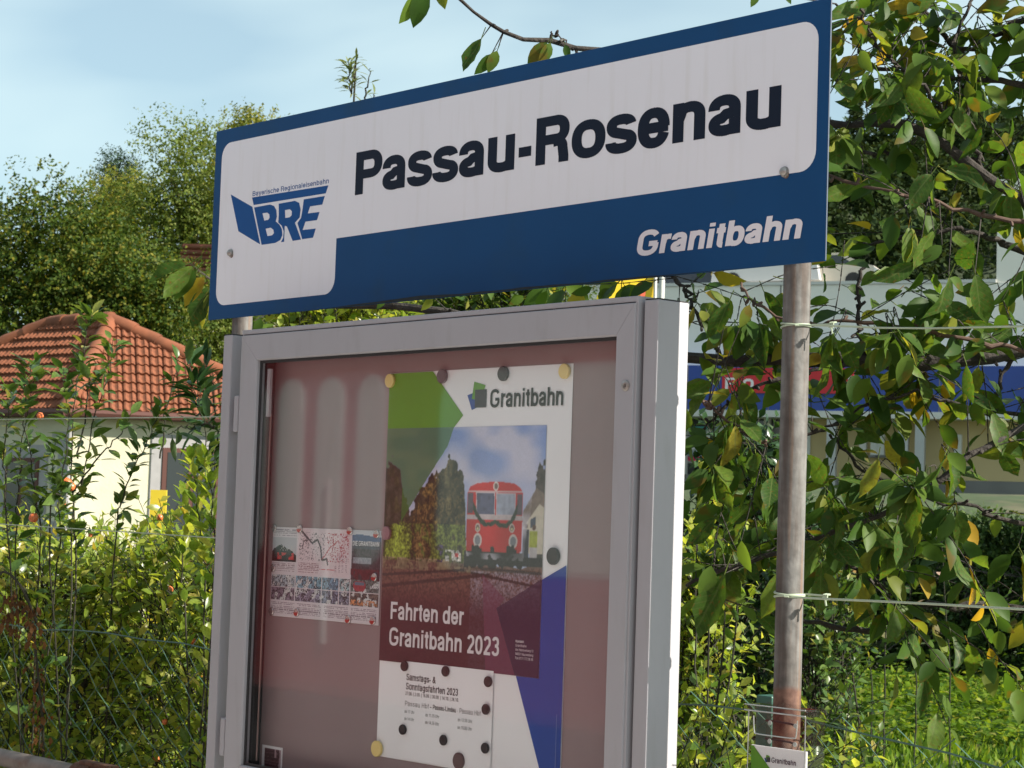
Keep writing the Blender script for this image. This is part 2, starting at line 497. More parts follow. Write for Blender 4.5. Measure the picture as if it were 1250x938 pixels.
    G['1'] = (.79, [[(.46, 0), (.46, 1)], [(.16, .72), (.46, .86)]])
    G['2'] = (.79, [[A_(.39, .69, .24, .24, 165, -30), (.40, .36), (.17, HY)], [(.08, HY), (.70, HY)]])
    G['3'] = (.79, [[A_(.385, .735, .22, .20, 165, -80), (.34, .535)], [(.34, .535), A_(.385, .30, .25, .225, 80, -165)]])
    G['4'] = (.79, [[(.53, 0), (.53, 1)], [(.50, .93), (.12, .28)], [(.06, .26), (.74, .26)]])
    G['5'] = (.79, [[(.66, 1-HY), (.24, 1-HY), (.18, .48)], [A_(.40, .32, .25, .245, 150, -160)]])
    G['6'] = (.79, [[A_(.40, .64, .25, .28, 30, 180), (.15, .32)], [A_(.40, .31, .25, .235, 0, 360)]])
    G['7'] = (.79, [[(.08, 1-HY), (.68, 1-HY)], [(.64, .90), (.40, .40), (.32, 0)]])
    G['8'] = (.79, [[A_(.395, .74, .21, .185, 0, 360)], [A_(.395, .29, .25, .215, 0, 360)]])
    G['9'] = (.79, [[A_(.39, .69, .25, .235, 0, 360)], [(.64, .68), A_(.39, .36, .25, .28, 0, -150)]])
    G['&'] = (1.0, [[(.90, 0), (.30, .66), A_(.43, .78, .15, .14, 200, -40), (.30, .48), A_(.36, .28, .22, .205, 125, 290), (.80, .50)]])
    return G
GLC = {}
def text_shapes(txt, bold=1.0, gap=0.0):
    """list of strokes (outer polygon strips) and the total width"""
    out, cx = [], 0.0
    GL = GLC.setdefault(bold, glyphs(bold))
    for ch in txt:
        w, strokes = GL[ch]
        for st in strokes:
            pts = []
            for t in st:
                if t[0] == 'a':
                    _, ax, ay, rx, ry, a0, a1 = t
                    n = max(3, int(abs(a1-a0)/8))
                    for k in range(n+1):
                        a = math.radians(a0+(a1-a0)*k/n)
                        ca, sa = math.cos(a), math.sin(a)
                        q = 2/2.35
                        pts.append((ax+rx*math.copysign(abs(ca)**q, ca), ay+ry*math.copysign(abs(sa)**q, sa)))
                else: pts.append(t)
            P = [np.array(p, float) for p in pts]
            Q = [P[0]]
            for p in P[1:]:
                if np.linalg.norm(p-Q[-1]) > 1e-3: Q.append(p)
            closed = np.linalg.norm(Q[0]-Q[-1]) < 1e-3 and len(Q) > 4
            L_, R_ = [], []
            for i in range(len(Q)):
                if closed and i in (0, len(Q)-1): d = Q[1]-Q[-2]
                else:
                    d0 = Q[i]-Q[i-1] if i > 0 else Q[1]-Q[0]
                    d1 = Q[i+1]-Q[i] if i < len(Q)-1 else d0
                    d0, d1 = d0/np.linalg.norm(d0), d1/np.linalg.norm(d1)
                    d = d0+d1
                d = d/(np.linalg.norm(d)+1e-9)
                nn = np.array([-d[1], d[0]])
                k = 1.0
                if not closed and 0 < i < len(Q)-1:
                    k = min(1.45, 1/max(.5, abs(nn @ np.array([-d0[1], d0[0]]))))
                off = np.array([nn[0]*HX*bold, nn[1]*HY*bold])*k
                L_.append(Q[i]+off+np.array([cx, 0])); R_.append(Q[i]-off+np.array([cx, 0]))
            out.append((L_, R_))
        cx += w+gap
    return out, cx-gap

def runs_of(sh, rows):
    """union of the strokes cut into thin horizontal runs (x0, x1, z0, z1), no overlaps"""
    quads = []
    for L_, R_ in sh:
        for k in range(len(L_)-1):
            quads.append((L_[k], L_[k+1], R_[k+1], R_[k]))
    zs = [p[1] for q in quads for p in q]
    z0, z1 = min(zs), max(zs)
    n = max(6, int((z1-z0)*rows)); dz = (z1-z0)/n
    span = [(min(p[1] for p in q), max(p[1] for p in q)) for q in quads]
    out = []
    for k in range(n):
        z = z0+(k+.5)*dz
        iv = []
        for q, (a, b) in zip(quads, span):
            if z < a or z > b: continue
            xs = []
            for e in range(4):
                p, r_ = q[e], q[(e+1) % 4]
                if (p[1] > z) != (r_[1] > z): xs.append(p[0]+(r_[0]-p[0])*(z-p[1])/(r_[1]-p[1]))
            if len(xs) >= 2: iv.append((min(xs), max(xs)))
        iv.sort()
        cur = None
        for a, b in iv:
            if cur is None: cur = [a, b]
            elif a <= cur[1]+1e-4: cur[1] = max(cur[1], b)
            else: out.append((cur[0], cur[1], z-dz/2, z+dz/2)); cur = [a, b]
        if cur: out.append((cur[0], cur[1], z-dz/2, z+dz/2))
    return out

def text(name, txt, x, z, height, width, y, material, parent, bold=1.0, gap=0.0, slant=0.0):
    """flat lettering facing -y, baseline at (x, z)"""
    sh, w = text_shapes(txt, bold, gap)
    sx = (width/w) if width else height
    rows = 170 if height > .09 else (90 if height > .03 else 44)
    mb = MB()
    tr = lambda px_, pz_: (x+px_*sx+slant*pz_*height, y, z+pz_*height)
    for a, b, c, d in runs_of(sh, rows):
        mb.add([tr(a, c), tr(b, c), tr(b, d), tr(a, d)], [(0, 1, 2, 3)])
    return mb.build(name, material, parent)

def inpoly(X, Y, poly):
    ins = np.zeros(X.shape, bool)
    n = len(poly)
    for i in range(n):
        x0, y0 = poly[i]; x1, y1 = poly[(i+1) % n]
        if y0 == y1: continue
        c = ((y0 > Y) != (y1 > Y)) & (X < (x1-x0)*(Y-y0)/(y1-y0)+x0)
        ins ^= c
    return ins
def vnoise(X, Y, s, seed):
    g = np.random.default_rng(seed).random((64, 64))
    a, b = X/s, Y/s
    i, j = np.floor(a).astype(int), np.floor(b).astype(int)
    fx, fy = a-i, b-j
    fx, fy = fx*fx*(3-2*fx), fy*fy*(3-2*fy)
    G_ = lambda p, q: g[p % 64, q % 64]
    return (G_(i, j)*(1-fx)+G_(i+1, j)*fx)*(1-fy)+(G_(i, j+1)*(1-fx)+G_(i+1, j+1)*fx)*fy
def print_grid(name, img, x0, z1, w, h, y, material, parent):
    """img (rows, cols, 3) linear colours, one quad per sample"""
    H_, W_ = img.shape[:2]
    xs = x0+np.linspace(0, w, W_+1); zs = z1-np.linspace(0, h, H_+1)
    XX, ZZ = np.meshgrid(xs, zs)
    V = np.stack([XX, np.full_like(XX, y), ZZ], -1).reshape(-1, 3)
    i, j = np.meshgrid(np.arange(H_), np.arange(W_), indexing='ij')
    a = i*(W_+1)+j
    F = np.stack([a+W_+1, a+W_+2, a+1, a], -1).reshape(-1)
    me = bpy.data.meshes.new(name)
    me.vertices.add(len(V)); me.vertices.foreach_set('co', V.astype(np.float32).ravel())
    me.loops.add(len(F)); me.loops.foreach_set('vertex_index', F.astype(np.int32))
    me.polygons.add(H_*W_); me.polygons.foreach_set('loop_start', (np.arange(H_*W_)*4).astype(np.int32))
    me.update(calc_edges=True)
    at_ = me.color_attributes.new('print', 'FLOAT_COLOR', 'CORNER')
    c = np.concatenate([img, np.ones((H_, W_, 1))], -1).reshape(-1, 4)
    at_.data.foreach_set('color', np.repeat(c, 4, 0).astype(np.float32).ravel())
    me.materials.append(material)
    return place(name, me, parent)

# ------------------------------------------------------------------ shared materials
M_alu = mat('grey_coated_aluminium', (.34, .332, .355), .6, 0.0, spec=.3, var=.04, vscale=5, bump=.02, bscale=200, col2=(.31, .305, .315), c2lo=.55, c2hi=.8, c2scale=7, c2map=(6, 6, 1.2))
M_alu_dark = mat('dark_gap_rubber', (.02, .02, .022), .7)
M_white = mat('sign_white_film', (.755, .75, .79), .5, spec=.25, var=.02, vscale=4, col2=(.70, .69, .705), c2lo=.52, c2hi=.80, c2scale=6, c2map=(7, 7, .6))
M_blue = mat('sign_blue_film', (.007, .058, .165), .5, spec=.12, var=.07, vscale=5, col2=(.012, .055, .13), c2lo=.55, c2hi=.8, c2scale=7)
M_logo = mat('logo_blue_film', (.009, .075, .25), .5, spec=.12, var=.05)
M_ink = mat('dark_navy_ink', (.007, .013, .028), .5, spec=.12, var=.05)
M_grime = mat('green_black_grime', (.012, .02, .022), .8, var=.3, vscale=40)
M_paper = mat('white_paper', (.83, .81, .84), .5, var=.03, vscale=6, bump=.05, bscale=14)
M_black = mat('black_print', (.012, .012, .014), .5)
M_whiteink = mat('white_print', (.72, .68, .71), .5)
M_greyink = mat('grey_print', (.10, .095, .10), .55)
M_print = printmat('printed_picture', .45)
M_rust = mat('rusty_steel', (.085, .035, .018), .85, var=.4, vscale=40, bump=.5, bscale=90)
M_bolt = mat('weathered_zinc', (.35, .33, .31), .4, .7, var=.3, vscale=120)
M_twine = mat('pale_green_twine', (.34, .40, .29), .6, var=.1)
M_greenwire = mat('green_coated_wire', (.045, .10, .07), .45, var=.2, vscale=30)
M_bark = mat('dark_cherry_bark', (.032, .026, .022), .9, var=.45, vscale=30, bump=.7, bscale=80, col2=(.16, .16, .145), c2lo=.66, c2hi=.75, c2scale=22)
M_twig = mat('brown_twig', (.085, .048, .034), .8, var=.3, vscale=40)
M_stem = mat('shrub_stem', (.020, .019, .009), .85, var=.35, vscale=30)
M_trunk = mat('tree_trunk', (.05, .042, .032), .9, var=.35, vscale=6, bump=.6, bscale=20)

# ================================================================== large structure: ground, hill, buildings
def smooth(a, b, x):
    t = np.clip((x-a)/(b-a), 0, 1); return t*t*(3-2*t)
def ground_z(D, lat):
    return 3.0*smooth(27, 62, D)*smooth(-7, 1, lat) + 0.05*np.sin(D*.9+lat*.6)*smooth(9, 12, D)
M_ground = mat('grassy_earth', (.035, .055, .014), .95, var=.35, vscale=1.5, bump=.6, bscale=6, col2=(.10, .085, .045), c2lo=.55, c2hi=.75, c2scale=.6)
M_asphalt = mat('asphalt', (.06, .06, .062), .9, var=.15, vscale=3, bump=.3, bscale=40)
Dn = np.concatenate([np.linspace(-40, 0, 6), np.linspace(2, 70, 60), np.array([80, 100, 140, 200, 300, 500, 900, 1800])])
Ln = np.concatenate([np.array([-1500, -700, -300, -120, -60, -35]), np.linspace(-25, 40, 50), np.array([55, 80, 150, 400, 900, 1500])])
mb = MB()
vs = []
for D in Dn:
    for l_ in Ln:
        vs.append(gp(D, l_, float(ground_z(np.array(D), np.array(l_)))))
nL = len(Ln)
fs = [(i*nL+j, i*nL+j+1, (i+1)*nL+j+1, (i+1)*nL+j) for i in range(len(Dn)-1) for j in range(nL-1)]
mb.add(vs, fs)
tag(mb.build('ground', M_ground, None, True), kind='structure')
# station platform in front of the fence
mb = MB().box((-18, -2.55, 0.0), (8, -0.12, 0.10))
tag(mb.build('platform', mat('pale_platform_paving', (.52, .51, .49), .9, var=.12, vscale=2, bump=.2, bscale=40)), kind='structure')
mb = MB().box((-60, -40, -.1), (60, -2.56, 0.03))
tag(mb.build('track_bed', mat('track_ballast', (.36, .34, .32), .95, var=.5, vscale=30, bump=1.0, bscale=25)), kind='structure')

# parked railcar beside the platform (seen mirrored in the pane of the display case)
M_red = mat('red_railcar_paint', (.20, .012, .016), .35, var=.06, vscale=3)
M_pane_in = mat('pale_window_reflection', (.36, .44, .42), .3, var=.12, vscale=2)  # sky mirrored in the train windows, put into the pane colour
M_silver = mat('bare_aluminium_trim', (.55, .55, .56), .35, .6)
M_underframe = mat('dark_underframe', (.03, .028, .027), .8, var=.3, vscale=5)
rc = thing('railcar', 'red railcar with pale sky reflection painted on its round cornered windows standing beside the platform', 'railcar', (-3, -4.3, 0))
mb = MB().bbox((-11, -5.7, .75), (3.6, -2.98, 3.05), .06)
mb.build('body', M_red, rc)
mb = MB()
nprof = 9
pr_ = [(-4.34+1.40*math.cos(math.pi*k/(nprof-1)), 3.04+.38*math.sin(math.pi*k/(nprof-1))) for k in range(nprof)]
vs = [(xx, p[0], p[1]) for xx in (-11, 3.6) for p in pr_]
mb.add(vs, [(k, k+1, nprof+k+1, nprof+k) for k in range(nprof-1)]+[tuple(range(nprof-1, -1, -1)), tuple(range(nprof, 2*nprof))])
mb.build('roof', mat('grey_roof_paint', (.30, .30, .30), .6), rc)
MB().box((-10.6, -5.5, .38), (3.2, -3.15, .74)).build('underframe', M_underframe, rc)
def rrect(x0, z0, x1, z1, r, n=5):
    out = []
    for cx_, cz_, a0 in ((x1-r, z1-r, 0), (x0+r, z1-r, 90), (x0+r, z0+r, 180), (x1-r, z0+r, 270)):
        for k in range(n+1):
            a = math.radians(a0+90*k/n); out.append((cx_+r*math.cos(a), cz_+r*math.sin(a)))
    return out
wins = [(-10.6, 1.2), (-9.2, 1.2), (-7.8, 1.1), (-6.55, .22), (-6.24, .22), (-5.93, .22), (-5.62, .22), (-5.31, .22), (-5.0, .22), (-4.69, .22), (-4.1, 1.25), (-2.65, 1.25), (-1.2, 1.25), (.25, 1.25), (1.75, .46)]
for wx, ww in wins:
    fr = MB()
    # plates face -y; mirror to face +y (the platform side)
    rr0 = min(.16, ww*.48); poly = rrect(wx, 1.36, wx+ww, 2.22, rr0)
    fr.plate(poly, -2.985, .012)
    w = fr.build('window', M_silver, rc)
    MB().plate(rrect(wx+.02, 1.38, wx+ww-.02, 2.20, rr0*.85), -2.976, .008).build('painted_reflection', M_pane_in, w)
for wx in (-6.2, -5.0):
    MB().tube([(wx+.18, -2.93, 1.0), (wx+.18, -2.93, 1.75)], .016, 8).build('grab_handle', M_silver, rc)
for wx in (-9.5, -7.0, 0.2, 2.4):
    for wy in (-5.05, -3.62):
        MB().lathe([(.45, -.06), (.45, .06), (.38, .07)], (wx, wy, .47), 'y', 24).build('wheel', M_underframe, rc)
for ry in (-5.05, -3.62):
    tag(MB().box((-30, ry-.035, .03), (20, ry+.035, .17)).build('rail', M_rust, None), kind='structure')

# ---- wooded hill far behind on the right
M_hill = mat('hill_soil', (.03, .045, .018), 1.0, var=.3, vscale=.05)
latn = np.linspace(-260, 320, 60)
def hill_top(l_): return 30 + 26*np.exp(-((l_-48)/60.0)**2) + 3*np.sin(l_*.11) + 2*np.sin(l_*.29+1)
vs = []
for k, D in enumerate(np.linspace(170, 420, 12)):
    for l_ in latn:
        vs.append(gp(D, l_, -1+hill_top(l_)*smooth(0, 1, np.array((D-170)/140.0))))
n = len(latn)
mb = MB().add(vs, [(i*n+j, i*n+j+1, (i+1)*n+j+1, (i+1)*n+j) for i in range(11) for j in range(n-1)])
tag(mb.build('hill', M_hill, None, True), kind='structure')
M_wood = leafmat('wood_leaves', [(0, (.020, .036, .014)), (.5, (.028, .047, .016)), (1, (.042, .058, .020))], .2, .8, spec=.05)
cent = []
for i in range(620):
    l_ = rng.uniform(-5, 125) if i > 140 else rng.uniform(-90, 150); D = 185+150*rng.random()**.8
    cent.append((D, l_, float(-1+hill_top(l_)*smooth(0, 1, np.array((D-170)/140.0)))))
P_, Nn_, S_ = [], [], []
for D, l_, z in cent:
    conifer = rng.random() < .45
    h = rng.uniform(7, 12); r0 = rng.uniform(2.2, 3.2) if conifer else rng.uniform(3, 5)
    k = 520
    if conifer:
        t = rng.random(k)**1.6; rad = r0*(1-t)*np.sqrt(rng.random(k))*1.05+.15; hh = h*1.25*t
    else:
        t = rng.random(k); rad = r0*np.sqrt(np.clip(1-(2*t-1)**2, 0, 1))*(.75+.35*rng.random(k)); hh = h*(.25+.75*t)
    a = rng.uniform(0, 6.283, k)
    base = gp(D, l_, z)
    P_.append(base+np.stack([rad*np.cos(a), rad*np.sin(a), hh], -1))
    S_.append(rng.uniform(.65, 1.2, k)*(.85 if conifer else 1))
P_ = np.concatenate(P_); S_ = np.concatenate(S_)
R_ = frames(rng.normal(0, 1, P_.shape)+np.array([0, 0, -.2]), rng.normal(0, .6, P_.shape)+np.array([0, 0, 1]))
tag(scatter('woods', Q2v, Q2f, P_, R_, S_, M_wood), 'mixed dark wood covering the far hillside behind the pale building', 'woods', kind='stuff')

# ---- commercial building with blue fascia (80 m away, roof deck with parked cars)
ang = math.radians(21.5)
BE = math.cos(ang)*RH - math.sin(ang)*FH      # along the facade, to the right
BN = -(math.sin(ang)*RH + math.cos(ang)*FH)   # facade normal, towards the camera
BO = gp(80, 0, 0)                             # facade point straight ahead
def ray_fac(u, v, off=0.0):
    """facade coordinates (s, z) under photo pixel"""
    d = CF*FPX + CR*(u-IW/2) + CU*(IH/2-v)
    t = ((BO-CAM) @ BN + off)/(d @ BN)
    p = CAM + d*t
    return float((p-BO) @ BE), float(p[2])
BAX = (BE, -BN)                               # local x along, local y into the building
def bbx(mb, s0, s1, y0, y1, z0, z1, mi=0): return mb.box((s0, y0, z0), (s1, y1, z1), mi, BAX, BO)
M_render = mat('pale_render', (.74, .71, .65), .9, var=.06, vscale=.6, bump=.1, bscale=3)
M_beige = mat('beige_wall', (.46, .36, .19), .85, var=.06, vscale=.5)
M_plinth = mat('grey_plinth', (.17, .165, .16), .9, var=.12, vscale=.8)
M_fascia = mat('cobalt_fascia', (.02, .055, .28), .45, var=.05, vscale=.4)
M_redsign = mat('red_sign_face', (.5, .015, .025), .5)
M_glassdark = mat('dark_shop_glass', (.025, .03, .032), .08, spec=.6)
M_frame = mat('pale_window_frame', (.52, .52, .50), .5)
bld = thing('commercial_building', 'long pale flat roofed shop building with a cobalt blue fascia behind the cherry branches', 'building', BO+BE*8)
sL = ray_fac(600, 500)[0]; sR = ray_fac(1420, 500)[0]
zFb = ray_fac(1000, 512)[1]; zFt = ray_fac(900, 449)[1]; zTop = ray_fac(900, 349)[1]; zG = 2.3
s1020 = ray_fac(985, 560)[0]
zP = ray_fac(1010, 583)[1]
bbx(MB(), sL, sR, 0, 14, zFb, zTop).build('upper_wall', M_render, bld)
bbx(MB(), sL, sR, -1.0, -.002, zFb+.25, zFt).build('fascia', M_fascia, bld)
for s_ in np.arange(sL+2, sR, 3.1):
    bbx(MB(), s_, s_+.035, -1.006, -.9995, zFb+.26, zFt-.01).build('fascia_joint', M_plinth, bld)
for s_ in np.arange(sL+1, sR, 5.2):
    bbx(MB(), s_, s_+.05, -.012, -.0022, zFt+.01, zTop-.01).build('wall_joint', M_plinth, bld)
bbx(MB(), sL, sR, -1.03, -.003, zFb, zFb+.246).build('fascia_trim', M_frame, bld)
bbx(MB(), s1020, sR, .05, 14, zP, zFb-.003).build('beige_wall', M_beige, bld)
bbx(MB(), sL, sR, .04, 14, zG-.6, zP-.004).build('plinth', M_plinth, bld)
bbx(MB(), sL, s1020-.003, .25, 14, zP, zFb-.003).build('shop_glass', M_glassdark, bld)
for u_ in (834, 866, 880.5, 935, 985):
    s_ = ray_fac(u_, 560)[0]
    bbx(MB(), s_-.11, s_+.11, -.02, .246, zP, zFb-.004).build('mullion', M_frame, bld)
for u_ in (1021, 1108, 1128):
    s_ = ray_fac(u_, 560)[0]
    bbx(MB(), s_-.17, s_+.17, -.95, -.65, zG, zFb-.004).build('canopy_post', mat('galvanised_post', (.38, .39, .40), .4, .4), bld)
for u_ in (1068, 1076, 1054, 1170):
    s_ = ray_fac(u_, 545)[0]
    bbx(MB(), s_-.13, s_+.13, -.16, .048, ray_fac(u_, 556)[1], ray_fac(u_, 531)[1]).build('wall_light', M_frame, bld)
    bbx(MB(), s_-.18, s_+.18, -.2, .047, ray_fac(u_, 559)[1], ray_fac(u_, 556.4)[1]).build('wall_light_base', M_plinth, bld)

# upper block on the right and the parapet of the parking deck
s_ub = ray_fac(1217, 290)[0]
bbx(MB(), s_ub, sR, .02, 10, zTop+.003, ray_fac(1230, 219)[1]).build('upper_block', M_render, bld)
bbx(MB(), sL, s_ub-.004, -.06, .16, zTop+.004, zTop+.12).build('parapet_coping', M_frame, bld)
# red sign with white letters, mounted on the fascia
rs = thing('shop_sign', 'red shop sign with white letters on the blue fascia, half hidden by cherry leaves', 'sign', BO+BE*ray_fac(960, 470)[0])
s0, zb = ray_fac(899, 484.5, -1.0); s1, _ = ray_fac(1056, 470, -1.0); _, zt = ray_fac(930, 455, -1.0)
bbx(MB(), s0, s1, -1.06, -1.004, zb, zt).build('sign_face', M_redsign, rs)
def fac_text(name, txt, u_, v_, hpx, yoff, material, parent, wpx=None):
    s_, z_ = ray_fac(u_, v_, yoff); h = hpx*80/FPX
    sh, w = text_shapes(txt, 1.05)
    k = (wpx*80/FPX/w) if wpx else h
    mb = MB()
    tr = lambda px_, pz_: BO+BE*(s_+px_*k)-BN*(yoff-.006)+np.array([0, 0, z_+pz_*h])
    for a, b, c, d in runs_of(sh, 16): mb.add([tr(a, c), tr(b, c), tr(b, d), tr(a, d)], [(0, 1, 2, 3)])
    return mb.build(name, material, parent)
fac_text('letter', 'F', 902, 481, 14, -1.06, M_whiteink, rs, 14)
fac_text('letter', 'o', 924, 480, 15, -1.06, M_whiteink, rs, 14)
fac_text('letter', 'm', 985, 475.5, 14, -1.06, M_whiteink, rs, 17)
fac_text('letter', 'n', 1039, 474, 15, -1.06, M_whiteink, rs, 16)
# posters behind the shop glass
def win_poster(name, label, u0, v0, u1, v1, seed, words, base, cols):
    s0, z1_ = ray_fac(u0, v0, 0); s1, z0_ = ray_fac(u1, v1, 0)
    t = thing(name, label, 'poster', BO+BE*s0)
    Hh, Ww = 44, 30
    YY, XX = np.meshgrid((np.arange(Hh)+.5)/Hh, (np.arange(Ww)+.5)/Ww, indexing='ij')
    img = np.zeros((Hh, Ww, 3))+lina(base)
    for (c_, f_) in cols:
        m_ = f_(XX, YY, vnoise(XX, YY, .13, seed)*.6+vnoise(XX, YY, .06, seed+1)*.4)
        img[m_] = lina(c_)
    xs = np.linspace(s0, s1, Ww+1); zs = np.linspace(z1_, z0_, Hh+1)
    V, Fc = [], []
    for z in zs:
        for x in xs: V.append(BO+BE*x-BN*.235+np.array([0, 0, z]))
    Fc = [((i+1)*(Ww+1)+j, (i+1)*(Ww+1)+j+1, i*(Ww+1)+j+1, i*(Ww+1)+j) for i in range(Hh) for j in range(Ww)]
    me = bpy.data.meshes.new('sheet'); me.from_pydata([tuple(p) for p in V], [], Fc)
    a_ = me.color_attributes.new('print', 'FLOAT_COLOR', 'CORNER')
    c = np.concatenate([img, np.ones((Hh, Ww, 1))], -1).reshape(-1, 4)
    a_.data.foreach_set('color', np.repeat(c, 4, 0).astype(np.float32).ravel())
    me.materials.append(M_print)
    place('sheet', me, t)
    for wd, uu, vv, hp, wp, m_ in words: fac_text('lettering', wd, uu, vv, hp, .235, m_, t, wp)
win_poster('shop_poster', 'grey film poster with UMU lettering in the shop window beside the case', 830, 520, 863.5, 566, 3,
           [('UMU', 837, 548, 8.5, 24, M_whiteink)], (150, 160, 168),
           [((70, 75, 85), lambda X, Y, n_: (Y > .3) & (n_ > .5)), ((60, 150, 165), lambda X, Y, n_: Y < .10), ((70, 90, 120), lambda X, Y, n_: (Y > .66) & (n_ > .45)), ((190, 30, 70), lambda X, Y, n_: (Y > .82) & (Y < .94) & (X < .8)), ((150, 150, 150), lambda X, Y, n_: Y > .94)])
win_poster('shop_poster', 'black poster with white S and AR letters in the shop window', 882, 520, 915, 543, 5,
           [('S', 884, 529, 6.5, 7, M_whiteink), ('AR', 882.5, 541, 7, 16, M_whiteink)], (28, 22, 24),
           [((95, 25, 35), lambda X, Y, n_: Y > .93), ((60, 55, 55), lambda X, Y, n_: n_ > .72)])
win_poster('shop_poster', 'maroon poster with a white burst behind the blue fascia, right of the grey pole', 997, 519, 1018, 543, 9, [], (70, 20, 32),
           [((190, 185, 190), lambda X, Y, n_: (np.hypot((X-.62)*1.2, Y-.45) < .32) & (n_ > .35))])
win_poster('shop_poster', 'small maroon sign with a white S at the right end of the shop front', 1236, 516, 1262, 527, 11, [('S', 1243, 524, 6, 8, M_whiteink)], (110, 20, 40), [])

# cars parked on the roof deck
def car(label, s_, dy, col, seed):
    t = thing('parked_car', label, 'car', BO+BE*s_-BN*dy, 'cars on the parking deck')
    z0 = zTop+.05
    prof = [(0, .35), (.05, .75), (.35, .92), (1.05, 1.0), (1.65, 1.42), (2.9, 1.46), (3.6, 1.05), (4.1, .95), (4.2, .4)]
    def side(y): return [BO+BE*(s_+p[0])-BN*(dy+y)+np.array([0, 0, z0+p[1]-.1]) for p in prof]
    n = len(prof)
    vs = side(0)+side(1.7)
    MB().add(vs, [tuple(range(n)), tuple(range(2*n-1, n-1, -1))]+[(i, i+n, (i+1) % n+n, (i+1) % n) for i in range(n)]).build('body', mat('car_paint', col, .3), t)
    for y in (-.012, 1.712):
        g = [(1.25, 1.0), (1.72, 1.34), (2.8, 1.37), (3.3, 1.04)]
        MB().add([BO+BE*(s_+p[0])-BN*(dy+y)+np.array([0, 0, z0+p[1]-.1]) for p in g], [(0, 1, 2, 3)]).build('side_window', M_glassdark, t)
    for x in (.85, 3.35):
        for y in (-.03, 1.53):
            c0 = BO+BE*(s_+x)-BN*(dy+y)+np.array([0, 0, z0+.30])
            MB().tube([c0, c0-BN*.2], .31, 14).build('wheel', M_underframe, t)
    c0 = BO+BE*(s_-.02)-BN*(dy+.3)+np.array([0, 0, z0+.62])
    for y in (.15, 1.4):
        MB().tube([BO+BE*(s_-.01)-BN*(dy+y)+np.array([0, 0, z0+.6]), BO+BE*(s_+.06)-BN*(dy+y)+np.array([0, 0, z0+.6])], .1, 8).build('headlight', mat('amber_lamp', (.7, .5, .1), .3), t)
car('silver car on the parking deck just below the sign edge', ray_fac(857, 345)[0], 1.2, (.45, .46, .47), 1)
car('dark car on the parking deck near the grey pole, under the lettering', ray_fac(832, 345)[0]-2.5, 2.2, (.03, .035, .05), 2)
car('pale cream car on the parking deck left of the grey pole', ray_fac(922, 340)[0], 1.6, (.6, .52, .42), 3)

# yellow banner behind the case top
yb = at(766, 350, 62)
bn = thing('banner', 'yellow advertising banner with a red ring above the display case', 'banner', (yb[0], yb[1], 2.5))
def cp(u, v, D=62): return at(u, v, D)
vs = [cp(743, 372), cp(797, 369), cp(801, 300), cp(745, 302)]
mb = MB(); off = FH*.05
mb.add(vs+[p+off for p in vs], [(0, 1, 2, 3), (7, 6, 5, 4), (0, 4, 5, 1), (1, 5, 6, 2), (2, 6, 7, 3), (3, 7, 4, 0)])
mb.build('cloth', mat('yellow_banner_cloth', (.80, .55, .02), .6), bn)
c0 = cp(775, 357)-FH*.03
ring = []
for k in range(33):
    a = math.radians(-215+k*265/32); ring.append((math.cos(a), math.sin(a)))
sc_ = 62/FPX
mb = MB()
mb.add([c0+RH*(x*13*sc_)+np.array([0, 0, y*13*sc_]) for x, y in ring]+[c0+RH*(x*7.5*sc_)+np.array([0, 0, y*7.5*sc_]) for x, y in ring], [(i, i+1, 34+i, 33+i) for i in range(32)])
mb.build('ring_print', mat('red_banner_print', (.65, .12, .06), .6), bn)
for u_ in (741, 801):
    b_ = cp(u_, 372); MB().tube([np.array([b_[0], b_[1], 1.0]), cp(u_, 298)], .05, 8).build('banner_pole', M_frame, bn)
lp = cp(808, 350, 70)
mb = MB().tube([(lp[0], lp[1], 2.0), (lp[0], lp[1], lp[2]+2.5)], [.11, .09], 10)
lo = mb.build('lamp_post', M_frame); tag(lo, 'thin white lamp post beside the yellow banner', 'lamp post')

# ---- small house with hipped tile roof
M_wall_h = mat('cream_roughcast', (.53, .50, .37), .95, var=.18, vscale=1.2, bump=.35, bscale=25)
M_tile = mat('terracotta_tile', (.175, .056, .024), .9, var=.45, vscale=2.6, bump=.2, bscale=30, col2=(.13, .05, .03), c2lo=.55, c2hi=.72, c2scale=1.3)
M_quoin = mat('grey_stone_trim', (.30, .29, .29), .9, var=.1)
M_brownframe = mat('brown_red_shutter', (.085, .03, .022), .7)
hp0 = gp(31.0, -6.695)
HE = (math.sin(1.311)*RH + math.cos(1.311)*FH)    # along the right (sunny) wall
HL = (-math.cos(.674)*RH + math.sin(.674)*FH)     # along the left wall, obtuse corner
ze = 3.084
Wd, Ln_ = 3.904, 5.7
ov = .36
house = thing('house', 'small cream roughcast house with hipped terracotta roof behind the hedge', 'house', hp0+HE*Wd/2+HL*Ln_/2)
def hpt(a, b, z): return hp0 + HE*a + HL*b + np.array([0, 0, z])
HAX = (HE, HL)
